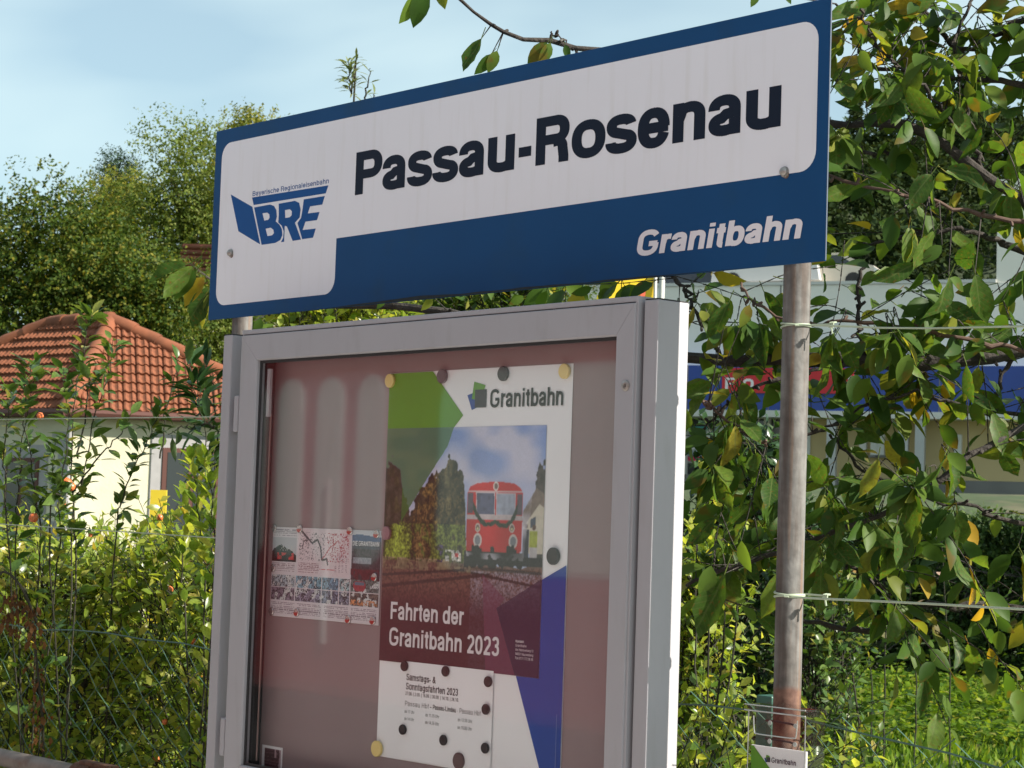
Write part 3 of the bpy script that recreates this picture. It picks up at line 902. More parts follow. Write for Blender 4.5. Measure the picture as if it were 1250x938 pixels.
# walls: right wall along HE at b=0, left wall along HL at a=0
inset = ov*.75
MB().box((inset, inset, -.2), (Wd-inset, Ln_-inset, ze-.02), 0, HAX, hp0).build('wall', M_wall_h, house)
def wall_box(mb, side, t0, t1, z0, z1, d0, d1, mi=0):
    """box on a wall: side 'r' sunny wall, 'l' left wall; d = proud of wall"""
    if side == 'r': mb.box((t0, inset-d1, z0), (t1, inset-d0, z1), mi, HAX, hp0)
    else: mb.box((inset-d1, t0, z0), (inset-d0, t1, z1), mi, HAX, hp0)
    return mb
def win(side, t0, t1, z0, z1):
    w = wall_box(MB(), side, t0-.16, t1+.16, z0-.1, z1+.2, .002, .03).build('window', M_quoin, house)
    wall_box(MB(), side, t0, t1, z0, z1, .031, .05).build('frame', M_brownframe, w)
    wall_box(MB(), side, t0+.07, (t0+t1)/2-.04, z0+.07, z1-.07, .051, .056).build('pane', M_glassdark, w)
    wall_box(MB(), side, (t0+t1)/2+.04, t1-.07, z0+.07, z1-.07, .051, .056).build('pane', M_glassdark, w)
win('r', 1.62, 2.5, 1.2, 2.60)
win('l', .95, 1.75, .7, 2.38)
win('l', 3.2, 4.1, .7, 2.38)
for k, z in enumerate(np.arange(.1, ze-.4, .34)):
    ll = .42 if k % 2 else .26
    wall_box(MB(), 'l', inset, inset+ll, z, z+.30, .002, .025).build('quoin', M_quoin, house)
MB().tube([hpt(-ov*.2, -ov*.1, ze-.02), hpt(Wd+ov*.2, -ov*.1, ze-.02)], .07, 8).build('gutter', M_brownframe, house)
MB().tube([hpt(-ov*.1, -ov*.2, ze-.022), hpt(-ov*.1, Ln_+ov*.2, ze-.022)], .07, 8).build('gutter', M_brownframe, house)
MB().tube([hpt(inset-.06, inset-.06, ze-.08), hpt(inset-.06, inset-.06, -.2)], .045, 8).build('downpipe', M_quoin, house)
rise = 1.518
A0, B0, C0, D0_ = hpt(0, 0, ze), hpt(Wd, 0, ze), hpt(Wd, Ln_, ze), hpt(0, Ln_, ze)
RA, RB = hpt(1.705, 1.705, ze+rise), hpt(1.705, 1.705+1.478, ze+rise)
roofm = MB().add([A0, B0, C0, D0_, RA, RB], [(0, 1, 4), (1, 2, 5, 4), (2, 3, 5), (3, 0, 4, 5), (3, 2, 1, 0)]).build('roof', mat('roof_underlay', (.10, .045, .03), .9), house)
# single interlocking tile: ribs run down the slope
def tile_mesh():
    vs, fs = [], []
    prof = [(0, .0), (.10, .035), (.22, .045), (.34, .02), (.46, .008), (.58, .02), (.70, .045), (.82, .035), (.95, .0), (1.0, -.005)]
    for (x, h) in prof:
        vs += [(x, 0, h+.055), (x, 1.12, h+.0), (x, 0, h*.9-.01)]
    n = len(prof)
    for i in range(n-1):
        a, b = 3*i, 3*i+3
        fs += [(a, b, b+1, a+1), (a+2, b+2, b, a)]
    me = bpy.data.meshes.new('tile'); me.from_pydata(vs, [], fs); me.materials.append(M_tile)
    return me
TILE = tile_mesh()
def lay_tiles(p0, p1, q0, q1, rows, tw):
    """slope with eave p0->p1 and upper edge q0->q1"""
    ed = norm(p1-p0)
    cnt = 0
    foot = q0-p0; up = foot-ed*(foot @ ed); L = np.linalg.norm(up); up = up/L
    nrm = norm(np.cross(ed, up))
    if nrm[2] < 0: nrm = -nrm
    rl = L/rows
    for r_ in range(rows):
        t0, t1 = r_/rows, (r_+1)/rows
        x0 = max((p0+(q0-p0)*t0-p0) @ ed, (p0+(q0-p0)*t1-p0) @ ed) if (q0-p0) @ ed > 0 else 0
        a0 = (p0+(q0-p0)*(t0+.5/rows)-p0) @ ed; a1 = (p1+(q1-p1)*(t0+.5/rows)-p0) @ ed
        k0 = math.floor(a0/tw); k1 = math.ceil(a1/tw)
        for k in range(k0, k1):
            xa = k*tw
            if xa+tw*.55 < a0 or xa+tw*.45 > a1: continue
            pos = p0+ed*xa+up*(r_*rl)+nrm*(.012+rng.normal(0, .003))
            Rm = np.stack([ed*tw, up*rl, nrm*.8], -1)
            o = bpy.data.objects.new('tile', TILE); COL.objects.link(o); o.parent = roofm
            m = Matrix([[*Rm[i], pos[i]] for i in range(3)]+[[0, 0, 0, 1]]); m.translation -= wloc(roofm)
            o.matrix_local = m; cnt += 1
    return cnt
nt = lay_tiles(A0, B0, RA, RA, 10, .21)
nt += lay_tiles(D0_+(A0-D0_)*.12, A0, RB, RA, 10, .21)
# half-round hip and ridge tiles
def hip_tiles(p, q, n, r0=.135):
    p, q = np.array(p), np.array(q); d = norm(q-p); L = np.linalg.norm(q-p)/n
    for k in range(n):
        a = p+d*(L*k); b = p+d*(L*(k+1.1))
        MB().tube([a+np.array([0, 0, .02]), a+d*.06+np.array([0, 0, .03]), b+np.array([0, 0, .015])], [r0*1.18, r0*1.12, r0], 10).build('ridge_tile', M_tile, roofm, True)
hip_tiles(A0, RA, 8, .115); hip_tiles(B0, RA, 9, .115); hip_tiles(RA, RB, 4, .115); hip_tiles(D0_, RB, 9, .115)

# second house far behind in the trees
h2 = gp(57.2, (214-633)/FPX*57.2)
hz = CAM[2]+(630-346)/FPX*57.2
h2o = thing('house', 'distant house with a small red tiled gable glimpsed between the trees', 'house', h2)
MB().box((.15, .2, 0), (3.9, 1.6, hz), 0, (RH, FH), h2).build('wall', M_wall_h, h2o)
vs = [h2+RH*x+FH*y+np.array([0, 0, z]) for x, y, z in ((0, -.1, hz), (4.1, -.1, hz), (4.1, 1.9, hz), (0, 1.9, hz), (.06, .9, hz+1.28), (4.0, .9, hz+1.28))]
rf2 = MB().add(vs, [(0, 1, 5, 4), (1, 2, 5), (2, 3, 4, 5), (3, 0, 4), (3, 2, 1, 0)]).build('roof', mat('dark_red_tiles', (.30, .095, .055), .85, var=.2), h2o)
p0, p1, p4 = vs[0], vs[1], vs[4]
for k in range(7):
    t = k/7
    a = p0+(p4-p0)*t; b = p1+(vs[5]-p1)*t
    MB().tube([a+np.array([0, -.0, .05]), b+np.array([0, 0, .05])], .06, 5).build('tile_course', M_tile, rf2)

# ================================================================== station sign on two steel poles
sign = thing('station_sign', 'blue and white station name sign reading Passau-Rosenau on two grey poles', 'sign', (-.645, .04, 0))
SX0, SX1, SZ0, SZ1 = -1.65, .3665, 2.05, 2.5348
MB().bbox((SX0, 0, SZ0), (SX1, .004, SZ1), .0012).build('sign_board', M_blue, sign)
# bare aluminium edge of the board
mb = MB().box((SX1-.0005, .0006, SZ0+.002), (SX1+.0006, .0036, SZ1-.002))
mb.build('board_edge', mat('bare_sheet_edge', (.05, .07, .11), .6), sign)
def arc(cx, cz, r, a0, a1, n=7): return [(cx+r*math.cos(math.radians(a0+(a1-a0)*k/n)), cz+r*math.sin(math.radians(a0+(a1-a0)*k/n))) for k in range(n+1)]
r0 = .038
X0, X1, Z0, Z1 = -1.6185, .3400, 2.0845, 2.4985
Zm, Xm = 2.2150, -1.1170
poly = arc(X0+r0, Z0+r0, r0, 180, 270)+arc(Xm-r0, Z0+r0, r0, 270, 360)+[(Xm, Zm)]+arc(X1-r0, Zm+.004+r0, r0, 270, 360)+arc(X1-r0, Z1-r0, r0, 0, 90)+arc(X0+r0, Z1-r0, r0, 90, 180)
MB().plate(poly, -.0006, .0004).build('white_field', M_white, sign)
text('station_name', 'Passau-Rosenau', -1.058, 2.3105, .1005, 1.318, -.0010, M_ink, sign, bold=1.28, gap=.0)
text('lettering', 'Granitbahn', -.118, 2.0965, .0475, .4285, -.0008, M_whiteink, sign, bold=1.30, gap=.0, slant=.2)

from mathutils.geometry import tessellate_polygon
def onplane(u, v, Y=0.0):
    d = CF*FPX + CR*(u-IW/2) + CU*(IH/2-v)
    t = (Y-CAM[1])/d[1]; p = CAM+d*t
    return (float(p[0]), float(p[2]))
def film(name, outer, holes, y, material, parent):
    loops = [outer]+holes
    tri = tessellate_polygon([[Vector((p[0], p[1], 0)) for p in l_] for l_ in loops])
    pts = [p for l_ in loops for p in l_]
    fs = []
    for a, b, c in tri:
        (x0, z0), (x1, z1), (x2, z2) = pts[a], pts[b], pts[c]
        fs.append((a, b, c) if (x1-x0)*(z2-z0)-(x2-x0)*(z1-z0) > 0 else (a, c, b))
    return MB().add([(p[0], y, p[1]) for p in pts], fs).build(name, material, parent)
def Lz(lst, s_=6.25, ox=250, oy=180): return [onplane(ox+a/s_, oy+b/s_) for a, b in lst]
film('logo_block', Lz([(200, 360), (365, 455), (425, 742), (258, 641)]), [], -.0008, M_logo, sign)
film('logo_bar', Lz([(362, 384), (945, 291), (925, 352), (375, 441)]), [], -.0008, M_logo, sign)
film('logo_letter', Lz([(378, 460), (460, 444), (500, 438), (530, 448), (548, 480), (552, 530), (543, 566), (572, 590), (590, 625), (594, 670), (578, 708), (540, 730), (435, 745)]),
     [Lz([(442, 504), (478, 499), (494, 512), (496, 538), (486, 554), (456, 560)]), Lz([(466, 622), (505, 614), (525, 630), (529, 655), (516, 672), (480, 678)])], -.0008, M_logo, sign)
film('logo_letter', Lz([(566, 431), (690, 409), (722, 425), (733, 475), (726, 535), (690, 576), (736, 704), (672, 715), (628, 604), (612, 600), (607, 721), (583, 725), (600, 690), (604, 640), (588, 598), (562, 574), (566, 520)]),
     [Lz([(614, 480), (650, 473), (666, 488), (664, 520), (650, 534), (616, 540)])], -.0008, M_logo, sign)
film('logo_letter', Lz([(757, 398), (918, 372), (898, 438), (806, 451), (788, 505), (878, 494), (858, 556), (770, 568), (748, 632), (849, 620), (828, 690), (745, 702), (709, 578), (736, 540), (748, 470)]), [], -.0008, M_logo, sign)
text('lettering', 'Bayerische Regionaleisenbahn', -1.4745, 2.3500, .0122, .3205, -.0008, M_logo, sign, bold=.85)
for bx, bz in ((.2663, 2.2233), (-1.5587, 2.2150)):
    MB().lathe([(.0105, -.001), (.0105, .0012), (.0085, .0016), (.0085, .006), (.0055, .0095), (.001, .0105)], (bx, 0, bz), 'y', 14).build('bolt', M_bolt, sign, True)
    MB().plate([(bx+.007*math.cos(a)+.004, bz-.005+.008*math.sin(a)) for a in np.linspace(0, 6.28, 13)[:-1]], -.0009, .0002).build('rust_stain', mat('rust_run', (.16, .11, .085), .9, var=.3, vscale=100), sign)
# dark algae along the lower edge
mb = MB()
xs = np.linspace(SX0+.42, SX1-.12, 70)
hh = (.0005+.008*np.abs(vnoise(xs, xs*0, .13, 4))*np.exp(-((xs+.75)/.4)**2)+.003*vnoise(xs, xs*0, .05, 8))*smooth(-1.23, -.9, xs)*(1-smooth(-.1, .2, xs))
mb.add([(x, -.0006, SZ0+.001) for x in xs]+[(x, -.0006, SZ0+.001+h_*.9) for x, h_ in zip(xs, hh)], [(i, i+1, 70+i+1, 70+i) for i in range(69)])
mb.build('algae_stain', M_grime, sign)
# weathered poles
def polemat():
    m = mat('weathered_pole', (.138, .134, .128), .8, 0.0, var=.3, vscale=45, bump=.12, bscale=90, col2=(.075, .060, .052), c2lo=.42, c2hi=.62, c2scale=10, c2map=(5, 5, .5))
    n, l = m.node_tree.nodes, m.node_tree.links
    b = n['Principled BSDF']; src = b.inputs['Base Color'].links[0].from_socket
    t = n.new('ShaderNodeTexCoord'); sp = n.new('ShaderNodeSeparateXYZ'); l.new(t.outputs['Object'], sp.inputs[0])
    q = n.new('ShaderNodeTexNoise'); q.inputs['Scale'].default_value = 18
    l.new(t.outputs['Object'], q.inputs['Vector'])
    a = n.new('ShaderNodeMath'); a.operation = 'MULTIPLY_ADD'; a.inputs[1].default_value = .05
    l.new(q.outputs['Fac'], a.inputs[0]); l.new(sp.outputs['Z'], a.inputs[2])
    r_ = n.new('ShaderNodeMapRange'); r_.inputs['From Min'].default_value = 1.302; r_.inputs['From Max'].default_value = 1.290
    l.new(a.outputs[0], r_.inputs['Value'])
    mx_ = n.new('ShaderNodeMixRGB'); mx_.inputs['Color2'].default_value = (.155, .048, .028, 1)
    rr_ = n.new('ShaderNodeValToRGB'); rr_.color_ramp.elements[0].position = .35; rr_.color_ramp.elements[0].color = (.07, .030, .022, 1); rr_.color_ramp.elements[1].position = .68; rr_.color_ramp.elements[1].color = (.16, .085, .06, 1)
    q3 = n.new('ShaderNodeTexNoise'); q3.inputs['Scale'].default_value = 55; q3.inputs['Detail'].default_value = 6
    l.new(t.outputs['Object'], q3.inputs['Vector']); l.new(q3.outputs['Fac'], rr_.inputs['Fac']); l.new(rr_.outputs['Color'], mx_.inputs['Color2'])
    l.new(r_.outputs['Result'], mx_.inputs['Fac']); l.new(src, mx_.inputs['Color1'])
    # orange run marks
    mpn = n.new('ShaderNodeMapping'); mpn.inputs['Scale'].default_value = (9, 9, .35)
    q2 = n.new('ShaderNodeTexNoise'); q2.inputs['Scale'].default_value = 9
    l.new(t.outputs['Object'], mpn.inputs['Vector']); l.new(mpn.outputs['Vector'], q2.inputs['Vector'])
    r2 = n.new('ShaderNodeMapRange'); r2.inputs['From Min'].default_value = .56; r2.inputs['From Max'].default_value = .72; r2.inputs['To Max'].default_value = .45
    l.new(q2.outputs['Fac'], r2.inputs['Value'])
    m3 = n.new('ShaderNodeMixRGB'); m3.inputs['Color2'].default_value = (.20, .105, .055, 1)
    l.new(r2.outputs['Result'], m3.inputs['Fac']); l.new(mx_.outputs['Color'], m3.inputs['Color1'])
    l.new(m3.outputs['Color'], b.inputs['Base Color'])
    return m
M_pole = polemat()
PXR, PXL = .2676, -1.5550
for px in (PXR, PXL):
    MB().tube([(px, .040, z) for z in (-.3, .8, 1.4, 2.0, 2.46)], .0253, 28).build('pole', M_pole, sign, True)

# ================================================================== display case
case = thing('display_case', 'grey aluminium display case with a glass door below the station sign', 'display case', (-.68, -.06, 0))
CX0, CX1 = -1.3316, -.0048
CZ0, CZ1 = .915, 1.9868
YF = -.110
# posts
for (x0, x1, zt) in ((-1.4230, -1.3865, 1.9915), (.0105, .0473, 1.9905)):
    MB().bbox((x0, -.100, -.3), (x1, -.0155, zt), .0022).build('post', M_alu, case)
    MB().box((x0+.001, -.0988, zt+.0002), (x1-.001, -.017, zt+.0025)).build('post_cap', M_alu_dark, case)
# housing: back, side walls, top, bottom
M_back = mat('dusty_red_back_panel', (.275, .198, .208), .5, var=.06, vscale=4)
MB().box((CX0+.004, -.0455, CZ0+.004), (CX1-.004, -.040, CZ1-.008)).build('back_panel', M_back, case)
HX1 = CX1+.0055
MB().bbox((CX0-.0045, -.104, CZ0), (CX0+.0035, -.038, CZ1+.0035), .001).build('side_wall', M_alu, case)
MB().bbox((CX1-.003, -.106, CZ0), (HX1, -.038, CZ1+.0035), .001).build('side_wall', M_alu, case)
MB().bbox((CX0-.0042, -.1065, CZ1+.001), (HX1-.0004, -.038, CZ1+.0125), .002).build('top_cap', M_alu, case)
MB().bbox((CX0+.0036, -.104, CZ0-.008), (CX1-.0032, -.038, CZ0), .001).build('bottom_wall', M_alu, case)
# shadow gap between door and cap
MB().box((CX0+.004, -.1055, CZ1-.006), (CX1-.004, -.1035, CZ1+.001)).build('seal', M_alu_dark, case)
# mitred door rails
OX0, OX1, OZ0, OZ1 = -1.2640, -.0547, .9785, 1.9243
g = .0005
def rail(a, b, c, d):
    """front outline a,b (outer) c,d (inner), rolled inner edge"""
    mb = MB()
    yf, yb = YF, -.086
    out = [a, b, c, d]
    cx = sum(p[0] for p in out)/4; cz = sum(p[1] for p in out)/4
    fr = [(p[0]+(cx-p[0])*.0, yf, p[1]) for p in out]
    ins = []
    for k, p in enumerate(out):
        ins.append(p)
    # slight chamfer on outer and inner long edges
    def toward(p, q, dd):
        v = np.array(q)-np.array(p); L = np.linalg.norm(v); return tuple(np.array(p)+v/L*dd)
    a2, d2 = toward(a, d, .0022), toward(d, a, .0035)
    b2, c2 = toward(b, c, .0022), toward(c, b, .0035)
    vs = [(a[0], yb, a[1]), (a[0], yf+.0022, a[1]), (a2[0], yf, a2[1]), (d2[0], yf, d2[1]), (d[0], yf+.0035, d[1]), (d[0], yb, d[1]),
          (b[0], yb, b[1]), (b[0], yf+.0022, b[1]), (b2[0], yf, b2[1]), (c2[0], yf, c2[1]), (c[0], yf+.0035, c[1]), (c[0], yb, c[1])]
    fs = [(k, k+1, k+7, k+6) for k in range(5)]+[(5, 0, 6, 11), (0, 5, 4, 3, 2, 1), (6, 7, 8, 9, 10, 11)]
    mb.add(vs, fs)
    return mb
door = rail((CX0+g, CZ1-.0005-g), (CX1-g, CZ1-.0005-g), (OX1-g, OZ1), (OX0+g, OZ1)).build('door_rail', M_alu, case)
rail((CX0, CZ0+g), (CX0, CZ1-.0005-g), (OX0, OZ1-g), (OX0, OZ0+g)).build('door_rail', M_alu, case)
rail((CX1, CZ1-.0005-g), (CX1, CZ0+g), (OX1, OZ0+g), (OX1, OZ1-g)).build('door_rail', M_alu, case)
rail((CX1-g, CZ0), (CX0+g, CZ0), (OX0+g, OZ0), (OX1-g, OZ0)).build('door_rail', M_alu, case)
# black glazing gasket
mb = MB()
gt = .0065
mb.box((OX0, -.1000, OZ1-gt), (OX1, -.0965, OZ1-.0002)); mb.box((OX0, -.1000, OZ0+.0002), (OX1, -.0965, OZ0+gt))
mb.box((OX0+.0002, -.1001, OZ0+gt), (OX0+gt, -.0966, OZ1-gt)); mb.box((OX1-gt, -.1001, OZ0+gt), (OX1-.0002, -.0966, OZ1-gt))
mb.build('gasket', M_alu_dark, case)
M_glass = glassmat('case_glass', 1.5, (.985, .992, .988), .03)
MB().box((OX0-.004, -.0963, OZ0-.004), (OX1+.004, -.0925, OZ1+.004)).build('glass_pane', M_glass, case)
# inner dark side profile + door stay
MB().box((OX0-.030, -.0915, OZ0-.03), (OX0-.012, -.047, OZ1+.03)).build('inner_profile', M_alu_dark, case)
MB().bbox((-1.2475, -.090, 1.792), (-1.2355, -.082, 1.905), .001).build('door_stay', M_alu, case)
MB().bbox((-1.2425, -.081, .99), (-1.239, -.078, 1.80), .0006).build('stay_rod', mat('reddish_rod', (.24, .16, .15), .5), case)
for hz in (1.80, 1.035):
    MB().bbox((-1.3545, -.1085, hz-.043), (-1.3365, -.070, hz+.043), .002).build('hinge', M_alu, case)
    MB().bbox((-1.386, -.088, hz-.042), (-1.3548, -.074, hz+.042), .001).build('hinge_leaf', M_alu, case)
lx, lz_ = onplane(764, 471, YF)
lk = MB().lathe([(.0105, -.001), (.0105, .002), (.0085, .0034), (.0048, .0036), (.0045, .0022), (.0005, .0021)], (lx, YF, lz_), 'y', 22).build('lock', M_bolt, case, True)
MB().box((lx-.0009, YF-.0027, lz_-.003), (lx+.0009, YF-.00215, lz_+.003)).build('keyhole', M_black, lk)

# ================================================================== poster
PX0, PZ1, PY = -.8326, 1.8834, -.0470
def P(x, y): return (PX0+x, PZ1-y)
poster = thing('poster', 'large event poster with a red railcar, headed Granitbahn, inside the display case', 'poster', (PX0+.297, PY, PZ1-.4))
# slightly wavy sheet
def sheet(name, x0, z1, w, h, y, material, parent, amp=.0008, nx=14, nz=20, seed=1):
    r_ = np.random.default_rng(seed); a1, a2, a3 = r_.random(3)*6
    vs = []
    for j in range(nz+1):
        for i in range(nx+1):
            x, z = x0+w*i/nx, z1-h*j/nz
            vs.append((x, y+amp*.5*(math.sin(x*9+a1)+math.sin(z*7+a2)), z))
    fs = [((j+1)*(nx+1)+i, (j+1)*(nx+1)+i+1, j*(nx+1)+i+1, j*(nx+1)+i) for j in range(nz) for i in range(nx)]
    mb = MB().add(vs, fs)
    return mb.build(name, material, parent, True)
sheet('paper', PX0, PZ1, .594, .841, PY, M_paper, poster)
YP = PY-.0013
M_green = mat('poster_green', lin(96, 150, 40), .5, var=.05)
M_pblue = mat('poster_blue', lin(38, 68, 150), .5, var=.05)
film('green_print', [P(0, .001), P(.151, .001), P(.258, .098), P(.229, .1235), P(0, .1235)], [], YP, M_green, poster)
film('blue_print', [P(.593, .404), P(.5225, .4355), P(.5225, .6335), P(.453, .6335), P(.545, .8405), P(.593, .8405)], [], YP, M_pblue, poster)
# the printed photograph
Wm, Hm = .522, .510
NX, NY = 330, 322
YY, XX = np.meshgrid((np.arange(NY)+.5)/NY*Hm+.123, (np.arange(NX)+.5)/NX*Wm, indexing='ij')
def N(s, sd): return vnoise(XX, YY, s, sd)
n1, n2, n3, n4, n5 = N(.02, 1), N(.008, 2), N(.0035, 3), N(.05, 4), N(.0022, 6)
t = np.clip((YY-.123)/.2, 0, 1)[..., None]
img = lina((120, 145, 205))*(1-t)+lina((172, 182, 214))*t
img = img*(.92+.16*n4[..., None])
def paint(mask, col, var=None, k=.6):
    c = lina(col)[None, None]*np.ones_like(img)
    if var is not None: c = c*(1-k/2+k*var[..., None]*1.3)
    img[mask] = c[mask]
jag = (n1-.5)*.03+(n2-.5)*.022
# tree line
top = np.interp(XX[0], [0, .02, .05, .065, .09, .12, .14, .17, .20, .215, .24, .27, .285, .36, .46, .49, .505, .52], [.205, .192, .21, .26, .31, .26, .245, .22, .205, .19, .20, .24, .40, .405, .40, .26, .205, .2])
tm = YY > top[None]+jag
paint(tm & (XX < .285), (62, 56, 36), n2, 1.2)
paint(tm & (XX > .115) & (XX < .185) & (n1+n2 > .95), (96, 78, 40), n3, .9)
paint(tm & (XX > .19) & (XX < .28) & (n1+n2 > 1.1), (78, 66, 40), n3, .9)
paint(tm & (XX < .07) & (n1 > .3), (54, 44, 40), n2, 1.2)
paint(tm & (XX > .06) & (XX < .285) & (YY > .33) & (n1 > .35), (84, 92, 36), n3, 1.0)
paint(((XX-.05)/.05)**2+((YY-.385)/.055)**2 < 1+.5*(n2-.5), (112, 124, 44), n3, 1.1)
paint((XX > .10) & (XX < .165) & (YY > .30) & (YY < .43) & (n2 > .42), (96, 76, 42), n3, 1.0)
paint(tm & (XX > .485), (70, 62, 60), n2, .9)
# station house on the right
paint(inpoly(XX, YY, [(.458, .300), (.498, .250), (.522, .262), (.522, .33), (.458, .33)]), (120, 104, 96), n3, .3)
paint(inpoly(XX, YY, [(.462, .330), (.508, .283), (.522, .29), (.522, .385), (.462, .385)]), (196, 188, 172), n2, .15)
paint(inpoly(XX, YY, [(.482, .315), (.499, .308), (.499, .328), (.482, .333)]), (70, 75, 95))
# track bed
gm = YY > .412+(n1-.5)*.01
paint(gm, (104, 74, 66), n3, 1.0)
paint((YY > .425) & (XX > .30) & (n5 > .42), (138, 126, 136), n3, .9)
paint((YY > .405) & (YY < .43) & (XX < .30) & (n3+n1 > .9), (122, 106, 84), n2, .8)
for (xa, ya, xb, yb_, w_) in ((.0, .445, .28, .425, .003), (.0, .470, .36, .432, .0035), (.30, .430, .52, .452, .003), (.33, .42, .52, .424, .003)):
    yy = ya+(yb_-ya)*(XX-xa)/(xb-xa)
    paint((np.abs(YY-yy) < w_) & (XX > xa) & (XX < xb), (64, 50, 50), n3, .5)
paint((XX > .215) & (XX < .268) & (YY > .385) & (YY < .408) & (n2 > .4), (176, 172, 168), n3, .7)
paint((XX > .188) & (XX < .206) & (YY > .375) & (YY < .412) & (n2 > .45), (84, 64, 110), n3, .7)
paint((np.abs(XX-.252) < .006) & (np.abs(YY-.395) < .004), (200, 40, 50))
# people beside the train
paint((np.abs(XX-.470) < .010) & (YY > .335) & (YY < .395), (46, 46, 62), n2, .5)
paint((np.abs(XX-.493) < .012) & (YY > .338) & (YY < .372), (150, 158, 52), n2, .4)
paint((np.abs(XX-.493) < .011) & (YY >= .372) & (YY < .396), (176, 170, 174), n2, .3)
paint(np.hypot(XX-.494, YY-.331) < .006, (90, 62, 54)); paint(np.hypot(XX-.470, YY-.329) < .005, (90, 62, 54))
# train
body = [(.283, .384), (.281, .317), (.281, .262), (.290, .249), (.312, .242), (.345, .2395), (.372, .239), (.405, .2395), (.433, .243), (.449, .251), (.457, .262), (.458, .317), (.457, .380), (.45, .386), (.29, .388)]
tr_ = inpoly(XX, YY, body)
paint(tr_, (196, 38, 44), n4, .18)
paint(tr_ & (YY > .258) & (YY < .2605), (206, 176, 180))
paint(tr_ & (YY > .309) & (YY < .3175), (190, 176, 180), n2, .2)
for q in ([(.283, .263), (.301, .262), (.301, .305), (.283, .306)], [(.439, .264), (.456, .264), (.456, .307), (.439, .307)]): paint(inpoly(XX, YY, q), (92, 78, 92), n2, .5)
paint(inpoly(XX, YY, [(.309, .2610), (.3695, .2610), (.3715, .3085), (.312, .3085)]), (206, 190, 196))
paint(inpoly(XX, YY, [(.3735, .2615), (.4345, .2625), (.4355, .3095), (.3755, .3085)]), (206, 190, 196))
paint(inpoly(XX, YY, [(.3115, .2630), (.3675, .2630), (.3695, .3065), (.3145, .306)]), (84, 86, 112), n2, .5)
paint(inpoly(XX, YY, [(.3755, .2640), (.4325, .2645), (.4335, .3075), (.3775, .3065)]), (158, 164, 184), n2, .3)
gx = np.array([.300, .312, .327, .343, .358, .374, .390, .406, .422, .433, .442]); gz = np.array([.287, .305, .320, .328, .327, .322, .328, .331, .322, .308, .290])
paint((np.abs(YY-np.interp(XX, gx, gz)) < .0042+.003*(n3-.5)+np.abs(np.gradient(np.interp(XX[0], gx, gz), XX[0]))[None]*.003) & (XX > .30) & (XX < .442), (40, 52, 40), n3, .8)
for cx_, cy_, r_, c_ in ((.318, .335, .0085, (206, 196, 190)), (.426, .334, .0085, (206, 196, 190)), (.319, .361, .0135, (216, 206, 204)), (.431, .361, .0135, (216, 206, 204)), (.372, .248, .0085, (220, 210, 206))):
    d_ = np.hypot(XX-cx_, (YY-cy_)*.92)
    paint(d_ < r_, c_); paint(d_ < r_*.68, (130, 132, 142) if r_ > .01 else (120, 96, 90))
paint((np.hypot(XX-.318, YY-.337) < .003) | (np.hypot(XX-.426, YY-.336) < .003), (214, 206, 160))
paint((XX > .277) & (XX < .462) & (YY > .374+.012*(n2-.5)) & (YY < .416+.014*(n2-.5)) & ((YY > .385) | (np.abs(np.abs(XX-.372)-.055) < .016) | (np.abs(XX-.367) < .007)), (34, 26, 28), n3, .9)
for cx_ in (.317, .427): paint(np.hypot(XX-cx_, YY-.382) < .011, (40, 34, 36), n3, .4)
paint((XX > .46) & (YY > .392) & (YY < .412), (36, 30, 34), n3, .6)
# photographic softness: modelling of the railcar, clouds, sun from the left, slight blur and grain
img[tr_] *= (.80+.34*np.exp(-((XX-.345)/.055)**2))[tr_][:, None]
shade = np.clip((YY-.24)/.15, 0, 1)
img[tr_] *= (1.06-.22*shade)[tr_][:, None]
skym = ~tm & (YY < .40) & ~tr_
cl_ = np.clip((vnoise(XX, YY*2.2, .11, 31)*.6+vnoise(XX, YY*2, .045, 32)*.4-.42)*2.4, 0, .75)*skym
img = img*(1-cl_[..., None])+lina((214, 208, 222))*cl_[..., None]
fol = tm & (XX < .285) & (YY < .41)
lumps = vnoise(XX, YY, .028, 33)-np.roll(vnoise(XX, YY, .028, 33), 5, 1)
img[fol] *= np.clip(1+3.2*lumps+1.3*(n5-.5)+.9*(n3-.5), .25, 2.2)[fol][:, None]
img *= (1+.16*(vnoise(XX, YY, .0016, 34)-.5))[..., None]
pad = np.pad(img, ((1, 1), (1, 1), (0, 0)), 'edge')
img = (pad[:-2, 1:-1]+pad[2:, 1:-1]+pad[1:-1, :-2]+pad[1:-1, 2:]+2*pad[1:-1, 1:-1])/6
# overlays: green lozenge, wine-red foot, violet band, dark blue
def over(mask, col, k):
    global img
    img[mask] = img[mask]*(1-k)+lina(col)*k
gp_ = inpoly(XX, YY, [(0, .12), (.229, .1235), (.21, .164), (.122, .257), (.067, .32), (.0, .40)])
over(gp_ & ~(tm & (XX < .06)), (62, 108, 38), .86)
over(gp_ & (tm & (XX < .06)), (62, 80, 38), .25)
kk = smooth(.43, .53, YY)*.90
img = img*(1-kk[..., None])+lina((72, 30, 44))*kk[..., None]
over(inpoly(XX, YY, [(.338, .431), (.412, .479), (.386, .50), (.453, .64), (.359, .64)]), (120, 66, 92), .62)
over(inpoly(XX, YY, [(.53, .43), (.386, .50), (.453, .64), (.53, .64)]), (58, 34, 66), .80)
photo = print_grid('photo_print', np.clip(img, 0, 1), PX0, PZ1-.123, Wm, Hm, YP-.0003, M_print, poster)
YT = YP-.0007
def ptext(name, txt, x, y, h, w, m_=M_whiteink, bold=1.0, par=None, yy=None, gap=0): return text(name, txt, PX0+x, PZ1-y, h, w, YT if yy is None else yy, m_, par or poster, bold, gap)
ptext('headline', 'Fahrten der', .033, .5405, .0375, .2515, bold=1.02)
